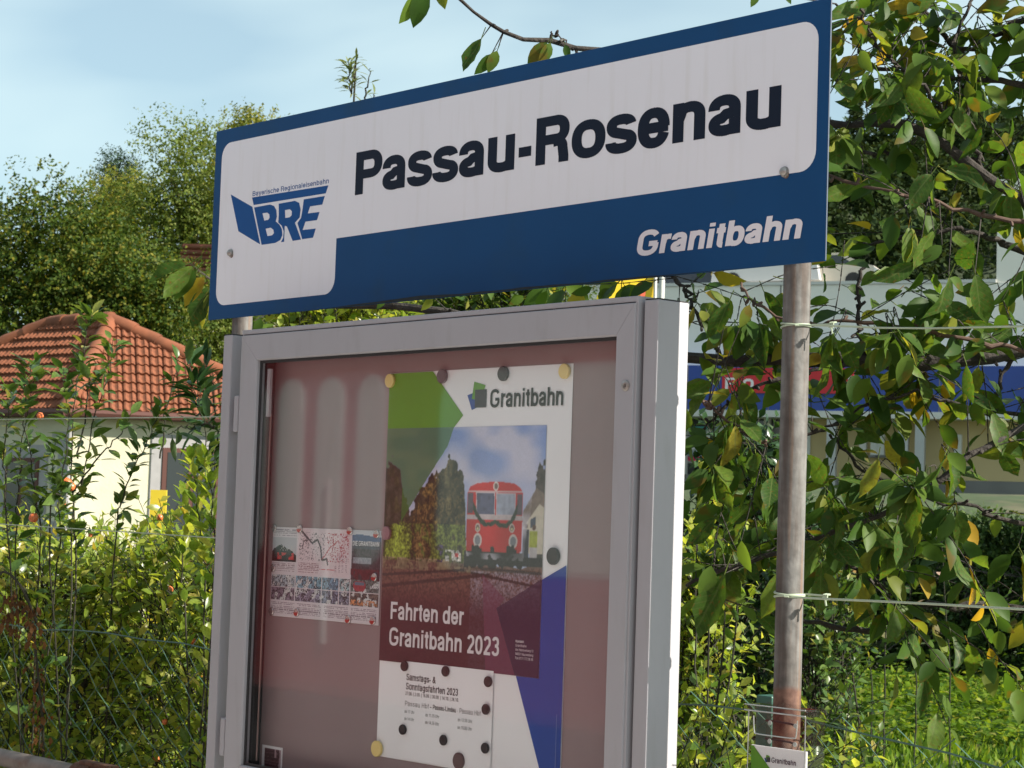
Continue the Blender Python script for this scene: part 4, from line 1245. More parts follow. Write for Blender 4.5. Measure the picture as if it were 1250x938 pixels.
ptext('headline', 'Granitbahn 2023', .033, .5975, .0385, .368, bold=1.02)
for k, ln in enumerate(('Kontakt:', 'Granitbahn', 'Am Hammerberg 12', '94051 Hauzenberg', 'Fon 0171 772 98 65')):
    ptext('small_print', ln, .4495, .5655+k*.0085, .0052, None if k < 2 else .055, bold=.7 if k else 1.1) if k >= 2 else ptext('small_print', ln, .4495, .5655+k*.0085, .0052, .026+.008*k, bold=1.1 if k == 0 else .7)
def logo(x, y, s, par, yy, mk=(None, None, None)):
    q = lambda a, b: (x+a*s, y-b*s)
    film('logo_mark', [q(.0, .16), q(.50, .05), q(.62, .55), q(.25, .66)], [], yy+.0002, mk[1] or M_pblue, par)
    film('logo_mark', [q(.33, -.28), q(.91, -.15), q(.71, .37), q(.23, .29)], [], yy+.0001, mk[0] or M_green, par)
    film('logo_mark', [q(.39, -.01), q(.98, -.01), q(.98, .585), q(.39, .585)], [], yy, mk[2] or mat('logo_charcoal', lin(62, 60, 66), .5), par)
logo(PX0+.2695, PZ1-.0455, .064, poster, YT+.0004)
ptext('brand_name', 'Granitbahn', .3435, .0835, .0375, .2275, M_black, 1.05)
MB().box((PX0+.5785, YT, PZ1-.835), (PX0+.5800, YT+.0002, PZ1-.70)).build('margin_print', mat('pale_blue_print', lin(120, 130, 180), .5), poster)

# timetable sheet stuck on the poster
sh = thing('timetable_sheet', 'white timetable sheet headed Samstags- & Sonntagsfahrten 2023 on the lower poster', 'notice', (PX0+.237, PY-.003, PZ1-.74))
YS = PY-.0030
sheet('paper', PX0+.0885, PZ1-.6285, .297, .210, YS, M_paper, sh, .0006, 10, 8, 5)
YST = YS-.0008
def st(txt, x, y, h, w, bold=.8, m_=M_black): return ptext('lettering', txt, x, y, h, w, m_, bold, sh, YST)
st('Samstags- &', .1005, .6685, .0140, .101, .82)
st('Sonntagsfahrten 2023', .1000, .6885, .0145, .176, .82)
st('27.08. | 2.09. | 16.09. | 30.09. | 14.10. | 28.10.', .0992, .7005, .0072, .180, .7)
st('Passau Hbf', .0985, .7235, .0105, .083, .5, M_greyink)
st('-', .1845, .7235, .0100, .006, .9)
st('Passau-Lindau', .1940, .7235, .0100, .077, .85)
st('- Passau Hbf', .2735, .7235, .0105, .0775, .5, M_greyink)
for txt, x, y in (('ab 11 Uhr', .0985, .7390), ('ab 11.35 Uhr', .170, .7405), ('an 12.00 Uhr', .2775, .7405), ('ab 14 Uhr', .0985, .7545), ('ab 14.35 Uhr', .170, .7560), ('an 15.00 Uhr', .2775, .7565)):
    st(txt, x, y, .0070, .0345 if 'ab 1' in txt and '.' not in txt else .047, .6, M_greyink)

# fold-out leaflet
fl = thing('leaflet', 'unfolded leaflet with a route map and rows of small photos pinned left of the poster', 'leaflet', (-1.05, PY, 1.43))
FW, FH_ = .415, .2065
fx0, fz1 = -1.2570, 1.5330
NXf, NYf = 240, 120
V_, U_ = np.meshgrid((np.arange(NYf)+.5)/NYf, (np.arange(NXf)+.5)/NXf, indexing='ij')
m1, m2, m3 = vnoise(U_*2, V_, .05, 11), vnoise(U_*2, V_, .02, 12), vnoise(U_*2, V_, .012, 13)
img = np.ones((NYf, NXf, 3))*lina((208, 200, 206))
paint2 = lambda mask, col, var=None, k=.6: paint(mask, col, var, k)
lines = (np.sin(V_*2*math.pi*50) > .1) & (m3 > .35)
def blk(u0, v0, u1, v1): return (U_ > u0) & (U_ < u1) & (V_ > v0) & (V_ < v1)
paint(blk(.01, .01, .235, .09) & lines, (140, 130, 140)); paint(blk(.0, .11, .235, .385), (34, 32, 36), m2, .9)
paint(blk(.0, .11, .235, .385) & (V_ < .17+.10*np.abs(U_-.09)/.12+.03*m1), (178, 176, 184))
paint(blk(.05, .28, .21, .36) & (m1 > .35), (178, 40, 44), m3, .8); paint(blk(.04, .2, .22, .26) & (m3 > .7), (190, 184, 180))
paint(blk(.01, .40, .22, .50) & lines, (150, 136, 142))
paint(blk(.245, .0, .735, .52), (212, 196, 202), m2, .08)
mp1 = blk(.26, .04, .72, .36)
paint(mp1 & (m3 > .72) & (U_ < .55), (110, 104, 112)); paint(mp1 & (m3 > .66) & (U_ >= .52), (170, 80, 92))
def stroke(pts, w, col):
    for (a, b), (c, d) in zip(pts[:-1], pts[1:]):
        px_, py_ = U_-a, (V_-b)*.5; dx, dy = c-a, (d-b)*.5
        tt = np.clip((px_*dx+py_*dy)/(dx*dx+dy*dy+1e-9), 0, 1)
        paint(np.hypot(px_-tt*dx, py_-tt*dy) < w, col)
stroke([(.27, .02), (.33, .10), (.38, .16), (.43, .12), (.46, .20), (.475, .34), (.52, .33), (.53, .39)], .006, (64, 62, 70))
stroke([(.29, .22), (.30, .14), (.37, .12)], .004, (90, 86, 92))
stroke([(.48, .33), (.55, .20), (.62, .12)], .003, (180, 90, 100))
paint(blk(.26, .37, .45, .50) & lines, (150, 120, 128)); paint(blk(.58, .28, .72, .48) & lines & (np.sin(U_*200) > 0), (160, 140, 150)); paint(blk(.45, .43, .60, .46) & lines, (190, 60, 70))
paint(blk(.745, .0, 1, .53), (70, 72, 84), m2, .6); paint(blk(.745, .0, 1, .10), (190, 192, 200))
paint(blk(.745, .0, 1, .53) & (V_ > .04+.16*np.abs(U_-.81)) & (V_ < .12), (74, 92, 128), m2, .3)
paint(blk(.75, .20, 1, .53), (64, 54, 62), m2, 1.0); paint(blk(.76, .29, .92, .36), (140, 140, 150), m2, .5); paint(blk(.74, .42, .99, .53) & (m1 > .4), (86, 34, 44), m2, .6)
cols_ = [0, .235, .485, .64, .74, 1.0]
for r0_, r1_ in ((.535, .665), (.675, .815)):
    for q in range(5):
        b_ = blk(cols_[q]+.004, r0_, cols_[q+1]-.004, r1_)
        c_ = [(132, 142, 150), (104, 136, 152), (92, 122, 142), (128, 150, 156), (84, 92, 92)][q] if r0_ < .6 else [(110, 102, 116), (122, 118, 136), (98, 104, 124), (112, 116, 132), (88, 78, 74)][q]
        paint(b_, c_, m2, 1.3); paint(b_ & (m1 > .62), (196, 198, 200), m3, .5); paint(b_ & (m3 > .68), (46, 48, 56))
b_ = blk(.76, .55, .89, .66); paint(b_ & (((U_-.825)/.055)**2+((V_-.60)/.07)**2 < 1), (150, 62, 70), m3, .4); paint(blk(.785, .56, .865, .595), (92, 110, 130))
paint(blk(.75, .75, .99, .81) & (m3 > .5), (180, 120, 80), m2, 1)
for q in range(4): paint(blk(.01+q*.25, .845, .235+q*.25, .98) & lines, (138, 126, 136))
sheet('paper', fx0-.0008, fz1+.0008, FW+.0016, FH_+.0016, PY, M_paper, fl, .0003, 10, 6, 8)
print_grid('leaflet_print', np.clip(img, 0, 1), fx0, fz1, FW, FH_, PY-.0008, M_print, fl)
text('title', 'DIE GRANITBAHN', fx0+FW*.752, fz1-FH_*.165, .0105, FW*.236, PY-.0012, M_whiteink, fl, 1.0)

# sticker low in the case
stx, stz = onplane(320.5, 909, -.046)
stk = thing('sticker', 'small maroon sticker with a worn white border low on the back panel', 'sticker', (stx, -.0465, stz))
MB().box((stx+.026-.026, -.0466, stz-.13), (stx+.082, -.0459, stz)).build('backing', M_paper, stk)
NYs, NXs = 60, 36
V_, U_ = np.meshgrid((np.arange(NYs)+.5)/NYs, (np.arange(NXs)+.5)/NXs, indexing='ij')
q1, q2 = vnoise(U_, V_, .10, 21), vnoise(U_, V_*2, .05, 22)
img = np.ones((NYs, NXs, 3))*lina((72, 34, 44)); paint((np.sin(V_*90) > .2) & (q2 > .4), (104, 70, 80))
paint((U_ > .6) & (U_ < .72) & (V_ < .16) & (q1 > .35), (180, 150, 158)); paint((U_ > .93-.08*q1), (176, 150, 158)); paint((V_ > .5) & (U_ > .55) & (q1 > .6), (176, 150, 158))
print_grid('sticker_print', img, stx+.011, stz-.006, .066, .118, -.0469, M_print, stk)

# ---- magnets
def magnet(label, x, z, r, y, h, material, rim=None, group='magnets on the notices', name='magnet'):
    mb = MB().lathe([(r*.96, -.0002), (r, .0006), (r, h-.0012), (r*.92, h), (r*.001, h)], (x, y, z), 'y', 22)
    o = mb.build(name, material, None, True)
    return tag(o, label, 'magnet', group)
M_cream = mat('cream_magnet', lin(226, 200, 128), .45, var=.05)
M_grey = mat('grey_magnet', lin(104, 98, 102), .4, var=.08, vscale=60)
M_char = mat('charcoal_magnet', lin(52, 46, 50), .4, var=.1, vscale=60)
M_pink = mat('dusty_pink_magnet', lin(150, 110, 118), .45)
M_dkbrown = mat('brown_magnet', lin(92, 66, 68), .45)
for x, y, r, m_, lb in ((.006, .017, .0155, M_cream, 'cream round magnet on the top left corner of the big poster'), (.187, .013, .0155, M_grey, 'grey round magnet on the top edge beside the green print of the poster'),
                        (.386, .014, .0155, M_char, 'charcoal round magnet above the Granitbahn logo of the poster'), (.573, .0155, .0155, M_cream, 'cream round magnet on the top right corner of the big poster'),
                        (.557, .387, .0175, M_char, 'large charcoal magnet on the right margin of the poster beside the photo'), (.013, .354, .0150, M_pink, 'dusty pink magnet on the left edge of the poster beside the leaflet'),
                        (.008, .825, .0175, M_cream, 'cream round magnet on the bottom left corner of the poster'), (.287, .822, .0175, M_dkbrown, 'brown round magnet at the foot of the poster below the timetable')):
    magnet(lb, PX0+x, PZ1-y, r, PY-.0012, .007, m_)
dl = ['at the top left corner', 'in the middle of the top edge', 'at the top right corner', 'halfway down the right edge', 'low on the left edge', 'in the middle of the bottom edge', 'at the bottom right corner']
for (x, y), d_ in zip([(.096, .639), (.235, .640), (.373, .651), (.369, .708), (.098, .775), (.236, .784), (.371, .787)], dl):
    magnet('small black magnet %s of the timetable sheet' % d_, PX0+x, PZ1-y, .0112, YS-.0012, .005, mat('black_magnet', lin(44, 34, 38), .4, var=.1), None, 'small black magnets on the timetable')
M_redm = mat('red_magnet', (.42, .03, .025), .3); M_steelm = mat('steel_magnet', (.55, .50, .50), .25, .8)
fm = [(-.419, .352, 0, 'at the top left corner'), (-.315, .352, 1, 'second along the top edge'), (-.122, .352, 1, 'third along the top edge'), (-.024, .357, 1, 'at the top right corner'), (-.417, .446, 0, 'halfway down the left edge'),
      (-.026, .452, 1, 'halfway down the right edge'), (-.416, .548, 0, 'at the bottom left corner'), (-.314, .545, 1, 'second along the bottom edge'), (-.116, .550, 1, 'third along the bottom edge'), (-.026, .548, 1, 'at the bottom right corner')]
for x, y, red, d_ in fm:
    t_ = thing('magnet', ('red and steel' if red else 'plain steel')+' disc magnet %s of the leaflet' % d_, 'magnet', (PX0+x, PY-.001, PZ1-y), 'disc magnets round the leaflet')
    MB().lathe([(.0095, 0), (.0095, .003), (.0082, .0042), (.0005, .0046)], (PX0+x, PY-.0012, PZ1-y), 'y', 18).build('disc', M_steelm, t_, True)
    if red: MB().plate([(PX0+x+.0082*math.cos(a), PZ1-y+.0082*math.sin(a)) for a in np.linspace(math.pi*1.02, math.pi*1.98, 9)], PY-.0066, .0006).build('red_half', M_redm, t_)

# ================================================================== leaflet dispenser on the right pole
disp = thing('leaflet_dispenser', 'clear acrylic leaflet box strapped low on the right grey pole', 'leaflet box', (.318, -.01, 1.1))
M_acr = glassmat('clear_acrylic', 1.38, (.93, .935, .93), .04)
M_acr_edge = mat('acrylic_edge', (.40, .42, .41), .15, spec=.8)
bx0, bx1, by0, by1, bz0, bz1 = .2490, .3850, -.0440, .0085, .93, 1.2475
MB().box((bx0, by0, bz0), (bx1, by0+.002, bz1-.012)).build('front_wall', M_acr, disp)
MB().box((bx0, by1-.002, bz0), (bx1, by1, bz1+.002)).build('back_wall', M_acr, disp)
MB().box((bx0, by0+.0021, bz0), (bx0+.002, by1-.0021, bz1)).build('side_wall', M_acr, disp)
MB().box((bx1-.002, by0+.0021, bz0), (bx1, by1-.0021, bz1)).build('side_wall', M_acr, disp)
for x_ in (bx0+.0003, bx1-.0023):
    MB().bbox((x_, by0-.0006, bz0), (x_+.0022, by0-.0001, bz1-.012), .0002).build('wall_edge', M_acr_edge, disp)
mb = MB().bbox((bx0-.004, by0-.006, bz1-.0105), (bx1+.003, by0+.0005, bz1-.001), .0018); mb.build('lid_lip', M_acr, disp)
MB().bbox((bx0-.0045, by0-.0068, bz1-.0118), (bx1+.0035, by0-.0052, bz1-.0098), .0005).build('lid_rim', M_acr_edge, disp)
MB().bbox((bx0-.0045, by0-.0062, bz1-.0012), (bx1+.0035, by0-.0046, bz1+.0004), .0005).build('lid_rim', M_acr_edge, disp)
MB().bbox((bx0-.003, by0+.0008, bz1-.0030), (bx1+.002, by1-.022, bz1+.0005), .0008).build('lid', M_acr, disp)
for x_ in (bx0-.004, bx1): MB().bbox((x_, by0+.001, bz1-.0125), (x_+.003, by1-.022, bz1-.0035), .0006).build('lid_side', M_acr, disp)
fz_ = 1.196
pts = curve([(bx0+.014, by0-.001, bz1-.02), (bx0+.0165, by0-.001, fz_+.004), (bx0+.024, by0-.001, fz_), (bx0+.06, by0-.001, fz_-.0005), (bx1-.03, by0-.001, fz_), (bx1-.0215, by0-.001, fz_+.004), (bx1-.019, by0-.001, bz1-.02)], 30)
MB().tube(pts, .0011, 5).build('grip_edge', M_acr_edge, disp)
for zz in (1.216, 1.183):
    MB().tube([(.258, .0080, zz), (.2676-.0265, .012, zz-.0005), (.2676, .0132, zz-.001), (.300, .0128, zz-.002), (.3145, .0080, zz-.003)], .0021, 6).build('strap', mat('dark_strap', (.035, .02, .022), .6), disp)
    for xx in (.2575, .318): MB().lathe([(.0045, 0), (.0045, .0008), (.002, .0012)], (xx, by1-.0022, zz-.004), 'y', 12).build('hole_rim', M_acr_edge, disp)
brc = thing('brochure', 'leaflet with green corner and Granitbahn logo inside the clear box', 'leaflet', (.317, -.038, 1.05))
yb_ = by0+.006
lx0, lx1, ltop = .2530, .3815, 1.1745
MB().box((lx0, yb_, .934), (lx1, yb_+.004, ltop)).build('paper', M_paper, brc)
film('green_print', [(lx0, ltop-.001), (lx0+.006, ltop-.001), (lx0+.052, ltop-.043), (lx0, ltop-.043)], [], yb_-.0004, M_green, brc)
film('dark_green_print', [(lx0, ltop-.0435), (lx0+.0525, ltop-.0435), (lx0+.060, ltop-.052), (lx0+.02, ltop-.10), (lx0, ltop-.12)], [], yb_-.0004, mat('deep_green_print', lin(66, 96, 50), .5), brc)
film('photo_print', [(lx0+.0530, ltop-.0435), (lx0+.112, ltop-.0435), (lx0+.112, ltop-.16), (lx0, ltop-.16), (lx0, ltop-.122), (lx0+.0205, ltop-.1005), (lx0+.0605, ltop-.052)], [], yb_-.0004, mat('violet_photo_print', lin(140, 132, 178), .5, var=.15, vscale=20), brc)
logo(lx0+.032, ltop-.0185, .0145, brc, yb_-.0006)
text('brand_name', 'Granitbahn', lx0+.0490, ltop-.0270, .0092, .058, yb_-.0006, mat('violet_ink', lin(70, 44, 66), .5), brc, .95)

# ================================================================== wires tied to the poles
def wire(label, pts, r=.0019, ring=None):
    t_ = thing('wire', label, 'wire', pts[0])
    P2 = [np.array(p) for p in pts]
    MB().tube(curve(P2, 16), r, 6).build('strand', M_twine, t_, True)
    if ring is not None:
        c = np.array(ring)
        mb = MB()
        for k, (dz, tilt) in enumerate(((0, .003), (.0032, -.003))):
            mb.tube([c+np.array([.0272*math.cos(a), .0272*math.sin(a), dz+tilt*math.cos(a)]) for a in np.linspace(0, 2*math.pi, 25)], r, 6)
        mb.build('loop', M_twine, t_, True)
        kx = c+np.array([.068, .018, .001])
        mb = MB()
        for k in range(3): mb.tube([kx+np.array([.004*k, -.004, -.005]), kx+np.array([.004*k+.002, -.005, .004]), kx+np.array([.004*k+.003, .002, .005])], r*.9, 5)
        mb.tube([c+np.array([.02, .019, .004]), kx+np.array([0, .003, .002])], r*.9, 5)
        mb.tube([kx, kx+np.array([.003, .001, -.016])], r*.8, 5)
        mb.build('knot', M_twine, t_, True)
wire('upper pale green wire tied round the right pole and running to the right', [(PXR+.02, .014, 1.9385), (PXR+.07, .030, 1.937), (.7658, .045, 1.9151), (2.2, .05, 1.90), (4.2, .05, 1.92)], .0019, (PXR, .04, 1.9392))
wire('lower pale green wire knotted round the right pole below the branch', [(PXR+.01, .0135, 1.4425), (PXR+.07, .030, 1.4415), (.7747, .045, 1.4440), (2.2, .05, 1.44), (4.2, .05, 1.45)], .0023, (PXR, .04, 1.4430))
wire('upper thin green wire crossing in front of the house roof edge', [(-6.5, .05, 1.86), (-2.8094, .045, 1.8206), (-1.65, .04, 1.8068), (PXL, .013, 1.806)], .0016)
wire('lower thin green wire crossing the hedge left of the case', [(-6.5, .05, 1.54), (-2.7765, .045, 1.511), (-1.6265, .04, 1.4998), (PXL, .013, 1.499)], .0016)

# ================================================================== chain link fence
fence = thing('chain_link_fence', 'green chain link fence with sagging top wire behind the case and pole', 'fence', (-1.5, .06, 0))
FY = .075
def ftop(x): return 1.232 - .05*smooth(.1, .9, np.array(x)) + .006*math.sin(x*5.1)+.004*math.sin(x*13)
mb = MB()
pitch_ = .062
k = 0
x = -7.6
while x < 3.4:
    zt = float(ftop(x))
    pts, z, s_ = [], zt+.012, 0
    for i in range(19):
        side = 1 if i % 2 else -1
        side *= 1 if k % 2 else -1
        pts.append((x+side*pitch_/2+.004*math.sin(x*3+i), FY+.0035*(1 if i % 2 else -1), zt+.012-i*.045))
    mb.tube(pts, .00135, 3, 0, False)
    x += pitch_; k += 1
o = mb.build('mesh', M_greenwire, fence); o['kind'] = 'stuff'
MB().tube([(x, FY, float(ftop(x))-.012) for x in np.linspace(-7.6, 3.4, 60)], .0019, 5).build('tension_wire', M_greenwire, fence)
pgx, pgz = onplane(934, 848.5, .14)
MB().bbox((pgx-.010, .125, -.2), (pgx+.030, .165, pgz), .003).build('fence_post', mat('green_post', (.03, .10, .075), .45), fence)
MB().bbox((-4.6, .10, -.2), (-4.56, .14, 1.24), .003).build('fence_post', mat('green_post_paint', (.03, .10, .075), .45), fence)

# pipe railing with rusty clamp
rail_t = thing('pipe_railing', 'brown grey pipe railing with a rusty clamp in front of the fence', 'railing', (-3.0, -.02, 0))
M_pipe = mat('weathered_pipe', (.20, .165, .145), .6, .2, var=.2, vscale=20, bump=.2, bscale=80, col2=(.12, .07, .05), c2lo=.55, c2hi=.7, c2scale=9)
pz = .8565
MB().tube([(-6.5, -.03, pz), (-4, -.03, pz), (-1.62, -.03, pz)], .0245, 20).build('pipe', M_pipe, rail_t, True)
clx = onplane(108, 930, -.05)[0]
cl = MB().tube([(clx-.085, -.03, pz), (clx-.005, -.03, pz)], .034, 16).tube([(clx+.004, -.03, pz), (clx+.065, -.03, pz)], .0325, 16).bbox((clx-.06, -.045, pz+.028), (clx+.10, -.015, pz+.042), .004).bbox((clx+.07, -.04, pz-.01), (clx+.125, -.02, pz+.034), .004).build('clamp', M_rust, rail_t)
for bx in (-.05, .03): MB().lathe([(.011, 0), (.011, .008), (.005, .010)], (clx+bx, -.064, pz+.005), 'y', 6).build('clamp_bolt', M_rust, rail_t)
for x_ in (clx-.02, -4.9): MB().tube([(x_, -.03, -.2), (x_, -.03, pz-.02)], .024, 14).build('rail_post', M_pipe, rail_t, True)

# ================================================================== vegetation
UP = np.array([0, 0, 1.0])
def sprigs(base, dirs, length, k, leaf, spread=.9, droop=-.1, r=None, upn=.7, sunk=.5, outk=.4):
    """leaves alternating along short twigs: returns pos, R, size, twig base/tip"""
    r = r or rng
    S = len(base)
    d = norm(dirs)
    side = norm(np.cross(d, r.normal(0, 1, (S, 3)))); side2 = np.cross(d, side)
    t = (np.arange(k)+.6)/k
    az = np.arange(k)*2.4+r.uniform(0, 6.28, (S, 1))
    lat = side[:, None]*np.cos(az)[..., None]+side2[:, None]*np.sin(az)[..., None]
    pos = base[:, None]+d[:, None]*(length[:, None]*t[None])[..., None]
    ld = d[:, None]*.55+lat*spread+np.array([0, 0, droop])+r.normal(0, .22, (S, k, 3))
    nn = UP*upn*.7+SUN*sunk+d[:, None]*outk+r.normal(0, .42, (S, k, 3))
    pos = pos.reshape(-1, 3); R = frames(ld.reshape(-1, 3), nn.reshape(-1, 3))
    sz = leaf*r.uniform(.65, 1.2, len(pos))
    return pos, R, sz, base, base+d*length[:, None]
def twigs_mesh(name, a, b, r, material, parent):
    mb = MB()
    N = len(a); d = norm(b-a); s1 = norm(np.cross(d, rng.normal(0, 1, (N, 3)))); s2 = np.cross(d, s1)
    V = []
    for k in range(3):
        c = math.cos(k*2.094)*s1+math.sin(k*2.094)*s2
        V.append(a+c*r); 
    for k in range(3):
        c = math.cos(k*2.094)*s1+math.sin(k*2.094)*s2
        V.append(b+c*r*.45)
    V = np.stack(V, 1)
    tv = [(0, 0, 0)]*6
    fs = [(0, 1, 4, 3), (1, 2, 5, 4), (2, 0, 3, 5)]
    me = bpy.data.meshes.new(name)
    me.vertices.add(N*6); me.vertices.foreach_set('co', V.astype(np.float32).ravel())
    fl_ = (np.array([i for f in fs for i in f])[None]+(np.arange(N)*6)[:, None]).ravel()
    me.loops.add(len(fl_)); me.loops.foreach_set('vertex_index', fl_.astype(np.int32))
    me.polygons.add(N*3); me.polygons.foreach_set('loop_start', (np.arange(N*3)*4).astype(np.int32))
    me.update(calc_edges=True); me.materials.append(material)
    o = place(name, me, parent); o['kind'] = 'stuff'
    return o

M_hedge = leafmat('hedge_leaves', [(0, (.06, .12, .017)), (.25, (.14, .22, .028)), (.6, (.26, .33, .048)), (.92, (.36, .39, .085)), (1, (.42, .34, .07))], .58, .28, spec=.5)
M_shoot = leafmat('shoot_leaves', [(0, (.04, .085, .018)), (.5, (.07, .13, .028)), (.85, (.11, .165, .04)), (1, (.25, .24, .05))], .38, .32)
M_rose = leafmat('rose_leaves', [(0, (.016, .040, .014)), (.5, (.026, .062, .02)), (.9, (.045, .09, .028)), (1, (.08, .12, .03))], .3, .28)
M_cherry = leafmat('cherry_leaves', [(0, (.032, .075, .013)), (.45, (.058, .115, .018)), (.80, (.10, .16, .024)), (.94, (.17, .19, .03)), (.972, (.32, .24, .025)), (1, (.42, .26, .03))], .50, .48, spots=.5, spec=.22)
M_tree1 = leafmat('hornbeam_leaves', [(0, (.026, .055, .009)), (.5, (.050, .085, .011)), (.85, (.10, .125, .016)), (1, (.19, .165, .022))], .38, .55, spec=.15)
M_tree2 = leafmat('ash_leaves', [(0, (.075, .12, .022)), (.5, (.13, .18, .034)), (1, (.20, .22, .055))], .45, .55, spec=.15)
M_tree3 = leafmat('yellowing_leaves', [(0, (.085, .12, .018)), (.5, (.15, .175, .026)), (1, (.25, .22, .04))], .42, .55, spec=.15)
M_conif = leafmat('conifer_needles', [(0, (.012, .030, .013)), (.6, (.022, .048, .018)), (1, (.04, .07, .022))], .12, .6)
M_thuja = leafmat('thuja_sprays', [(0, (.026, .056, .015)), (.6, (.050, .095, .024)), (1, (.11, .16, .036))], .3, .6)
M_lawn = leafmat('lawn_blades', [(0, (.015, .045, .006)), (.30, (.05, .105, .010)), (.6, (.10, .175, .014)), (.9, (.17, .245, .024)), (1, (.25, .25, .06))], .45, .6, spec=.1)
M_willow = leafmat('willow_leaves', [(0, (.09, .13, .045)), (1, (.20, .23, .09))], .4, .45)
M_dead = leafmat('withered_leaves', [(0, (.075, .035, .014)), (1, (.15, .065, .022))], .3, .8)

def tree(name, label, base, lobes, nclump, per, leaf, material, cat='tree', group=None, trunk_r=.16, limbs=7, seed=1, clump_r=.8, tdroop=-.15, trunk=True):
    per, leaf, clump_r = int(per*1.75), leaf*.74, clump_r*1.08
    """lobes: [(centre offset xyz, radii xyz, weight)]; crown of leafy clumps spread through the lobes"""
    r = np.random.default_rng(seed)
    t = thing(name, label, cat, base, group)
    w = np.array([l_[2] for l_ in lobes], float); w /= w.sum()
    C_ = []
    for k in range(nclump):
        c, R3, _ = lobes[r.choice(len(lobes), p=w)]
        v = norm(r.normal(0, 1, 3))*(r.random()**.42)
        C_.append(np.array(base)+RH*(c[0]+v[0]*R3[0])+FH*(c[1]+v[1]*R3[1])+UP*(c[2]+v[2]*R3[2]))
    C_ = np.array(C_)
    ns = per
    cr_ = clump_r*r.uniform(.6, 1.25, nclump)
    off = norm(r.normal(0, 1, (nclump, ns, 3)))*(r.random((nclump, ns, 1))**.5)*cr_[:, None, None]*np.array([1, 1, .72])
    b_ = (C_[:, None]+off).reshape(-1, 3)
    dd = (norm(off)+np.array([0, 0, .15])+r.normal(0, .25, off.shape)).reshape(-1, 3)
    pos, R_, sz, _, _ = sprigs(b_, dd, np.full(len(b_), leaf*3.2), 6, leaf, .9, tdroop, r, .35, .0, 1.3)
    cro = scatter('crown', Q2v, Q2f, pos, R_, sz, material, t)
    if trunk:
        top = np.mean([np.array(l_[0]) for l_ in lobes], 0)
        tp = np.array(base)+RH*top[0]*.6+FH*top[1]*.6+UP*(top[2]*.95)
        b0 = np.array(base)-UP*.3
        tpts = curve([b0, b0+(tp-b0)*.45+RH*r.normal(0, .15), tp], 12)
        MB().tube(tpts, list(np.linspace(trunk_r, trunk_r*.25, len(tpts))), 9).build('trunk', M_trunk, t, True)
        far = C_[np.argsort(-np.linalg.norm(C_-tp, axis=1))[:max(limbs*3, 1)]]
        for k in range(limbs):
            e = far[r.integers(len(far))]; s_ = tpts[int(len(tpts)*r.uniform(.35, .9))]
            e = s_+(e-s_)*.72; mid = (s_+e)/2+UP*np.linalg.norm(e-s_)*.12
            lp_ = curve([s_, mid, e], 8)
            MB().tube(lp_, list(np.linspace(trunk_r*.38, trunk_r*.08, len(lp_))), 6).build('limb', M_trunk, t)
    return t
def px_tree(name, label, D, lob, nclump, per, leaf, material, **kw):
    """lobes given as photo boxes (u, v, half-width px, half-height px, weight) at depth D"""
    us = sum(l_[0] for l_ in lob)/len(lob)
    k = D/FPX
    lat0 = (us-625)*k
    hy = lambda u: 644+(u-625)*.0335
    gz_ = float(ground_z(np.array(D), np.array(lat0)))
    base = gp(D, lat0, gz_)
    L_ = [(((u-625)*k-lat0, rng.normal(0, .4), CAM[2]+(hy(u)-v)*k-gz_), (a*k, max(a, b)*k*.8, b*k), w) for u, v, a, b, w in lob]
    return tree(name, label, base, L_, nclump, per, leaf, material, **kw)

# left background
px_tree('hornbeam_tree', 'dense dark green tree with yellowish leaf tips left behind the tiled house', 43, [(25, 330, 80, 95, 2), (110, 345, 75, 80, 2), (175, 370, 60, 70, 1.2), (60, 262, 45, 35, .7), (-40, 330, 60, 110, 1)], 190, 22, .13, M_tree1, seed=11, clump_r=.78, trunk_r=.22, tdroop=-.25)
px_tree('hornbeam_tree', 'mid green bushy tree between the tiled house and the sign', 47, [(235, 400, 60, 60, 1), (290, 400, 70, 75, 1), (180, 430, 60, 60, .8), (330, 330, 60, 120, 1)], 170, 14, .12, M_tree2, seed=12, clump_r=.65, trunk_r=.18)
px_tree('ash_tree', 'tall airy light green tree with forked top rising behind the house', 60, [(205, 235, 28, 65, 1.5), (170, 285, 32, 62, 1.3), (245, 245, 32, 72, 1.6), (270, 310, 35, 85, 1.2), (215, 320, 40, 75, 1), (188, 168, 9, 16, .25), (240, 160, 11, 18, .25)], 170, 18, .15, M_tree2, seed=13, clump_r=.85, trunk_r=.22, limbs=12)
px_tree('ash_tree', 'yellowish green rounded tree left of the tall airy tree', 64, [(128, 262, 24, 38, 1), (105, 285, 24, 36, 1), (152, 225, 11, 16, .3), (140, 315, 38, 52, 1)], 130, 13, .15, M_tree3, seed=14, clump_r=.8, trunk_r=.18)
px_tree('ash_tree', 'yellow green tree touching the left top corner of the sign', 56, [(290, 215, 30, 58, 1.3), (300, 165, 14, 18, .4), (310, 280, 40, 80, 1), (350, 230, 40, 80, 1)], 170, 14, .14, M_tree3, seed=15, clump_r=.7, trunk_r=.2)
px_tree('spruce_tree', 'dark conifer top peeping over the yellowish tree', 72, [(134, 203, 9, 14, .5), (134, 232, 16, 22, 1), (134, 275, 26, 35, 1.4)], 60, 16, .13, M_conif, seed=16, clump_r=.6, trunk_r=.15, limbs=4)
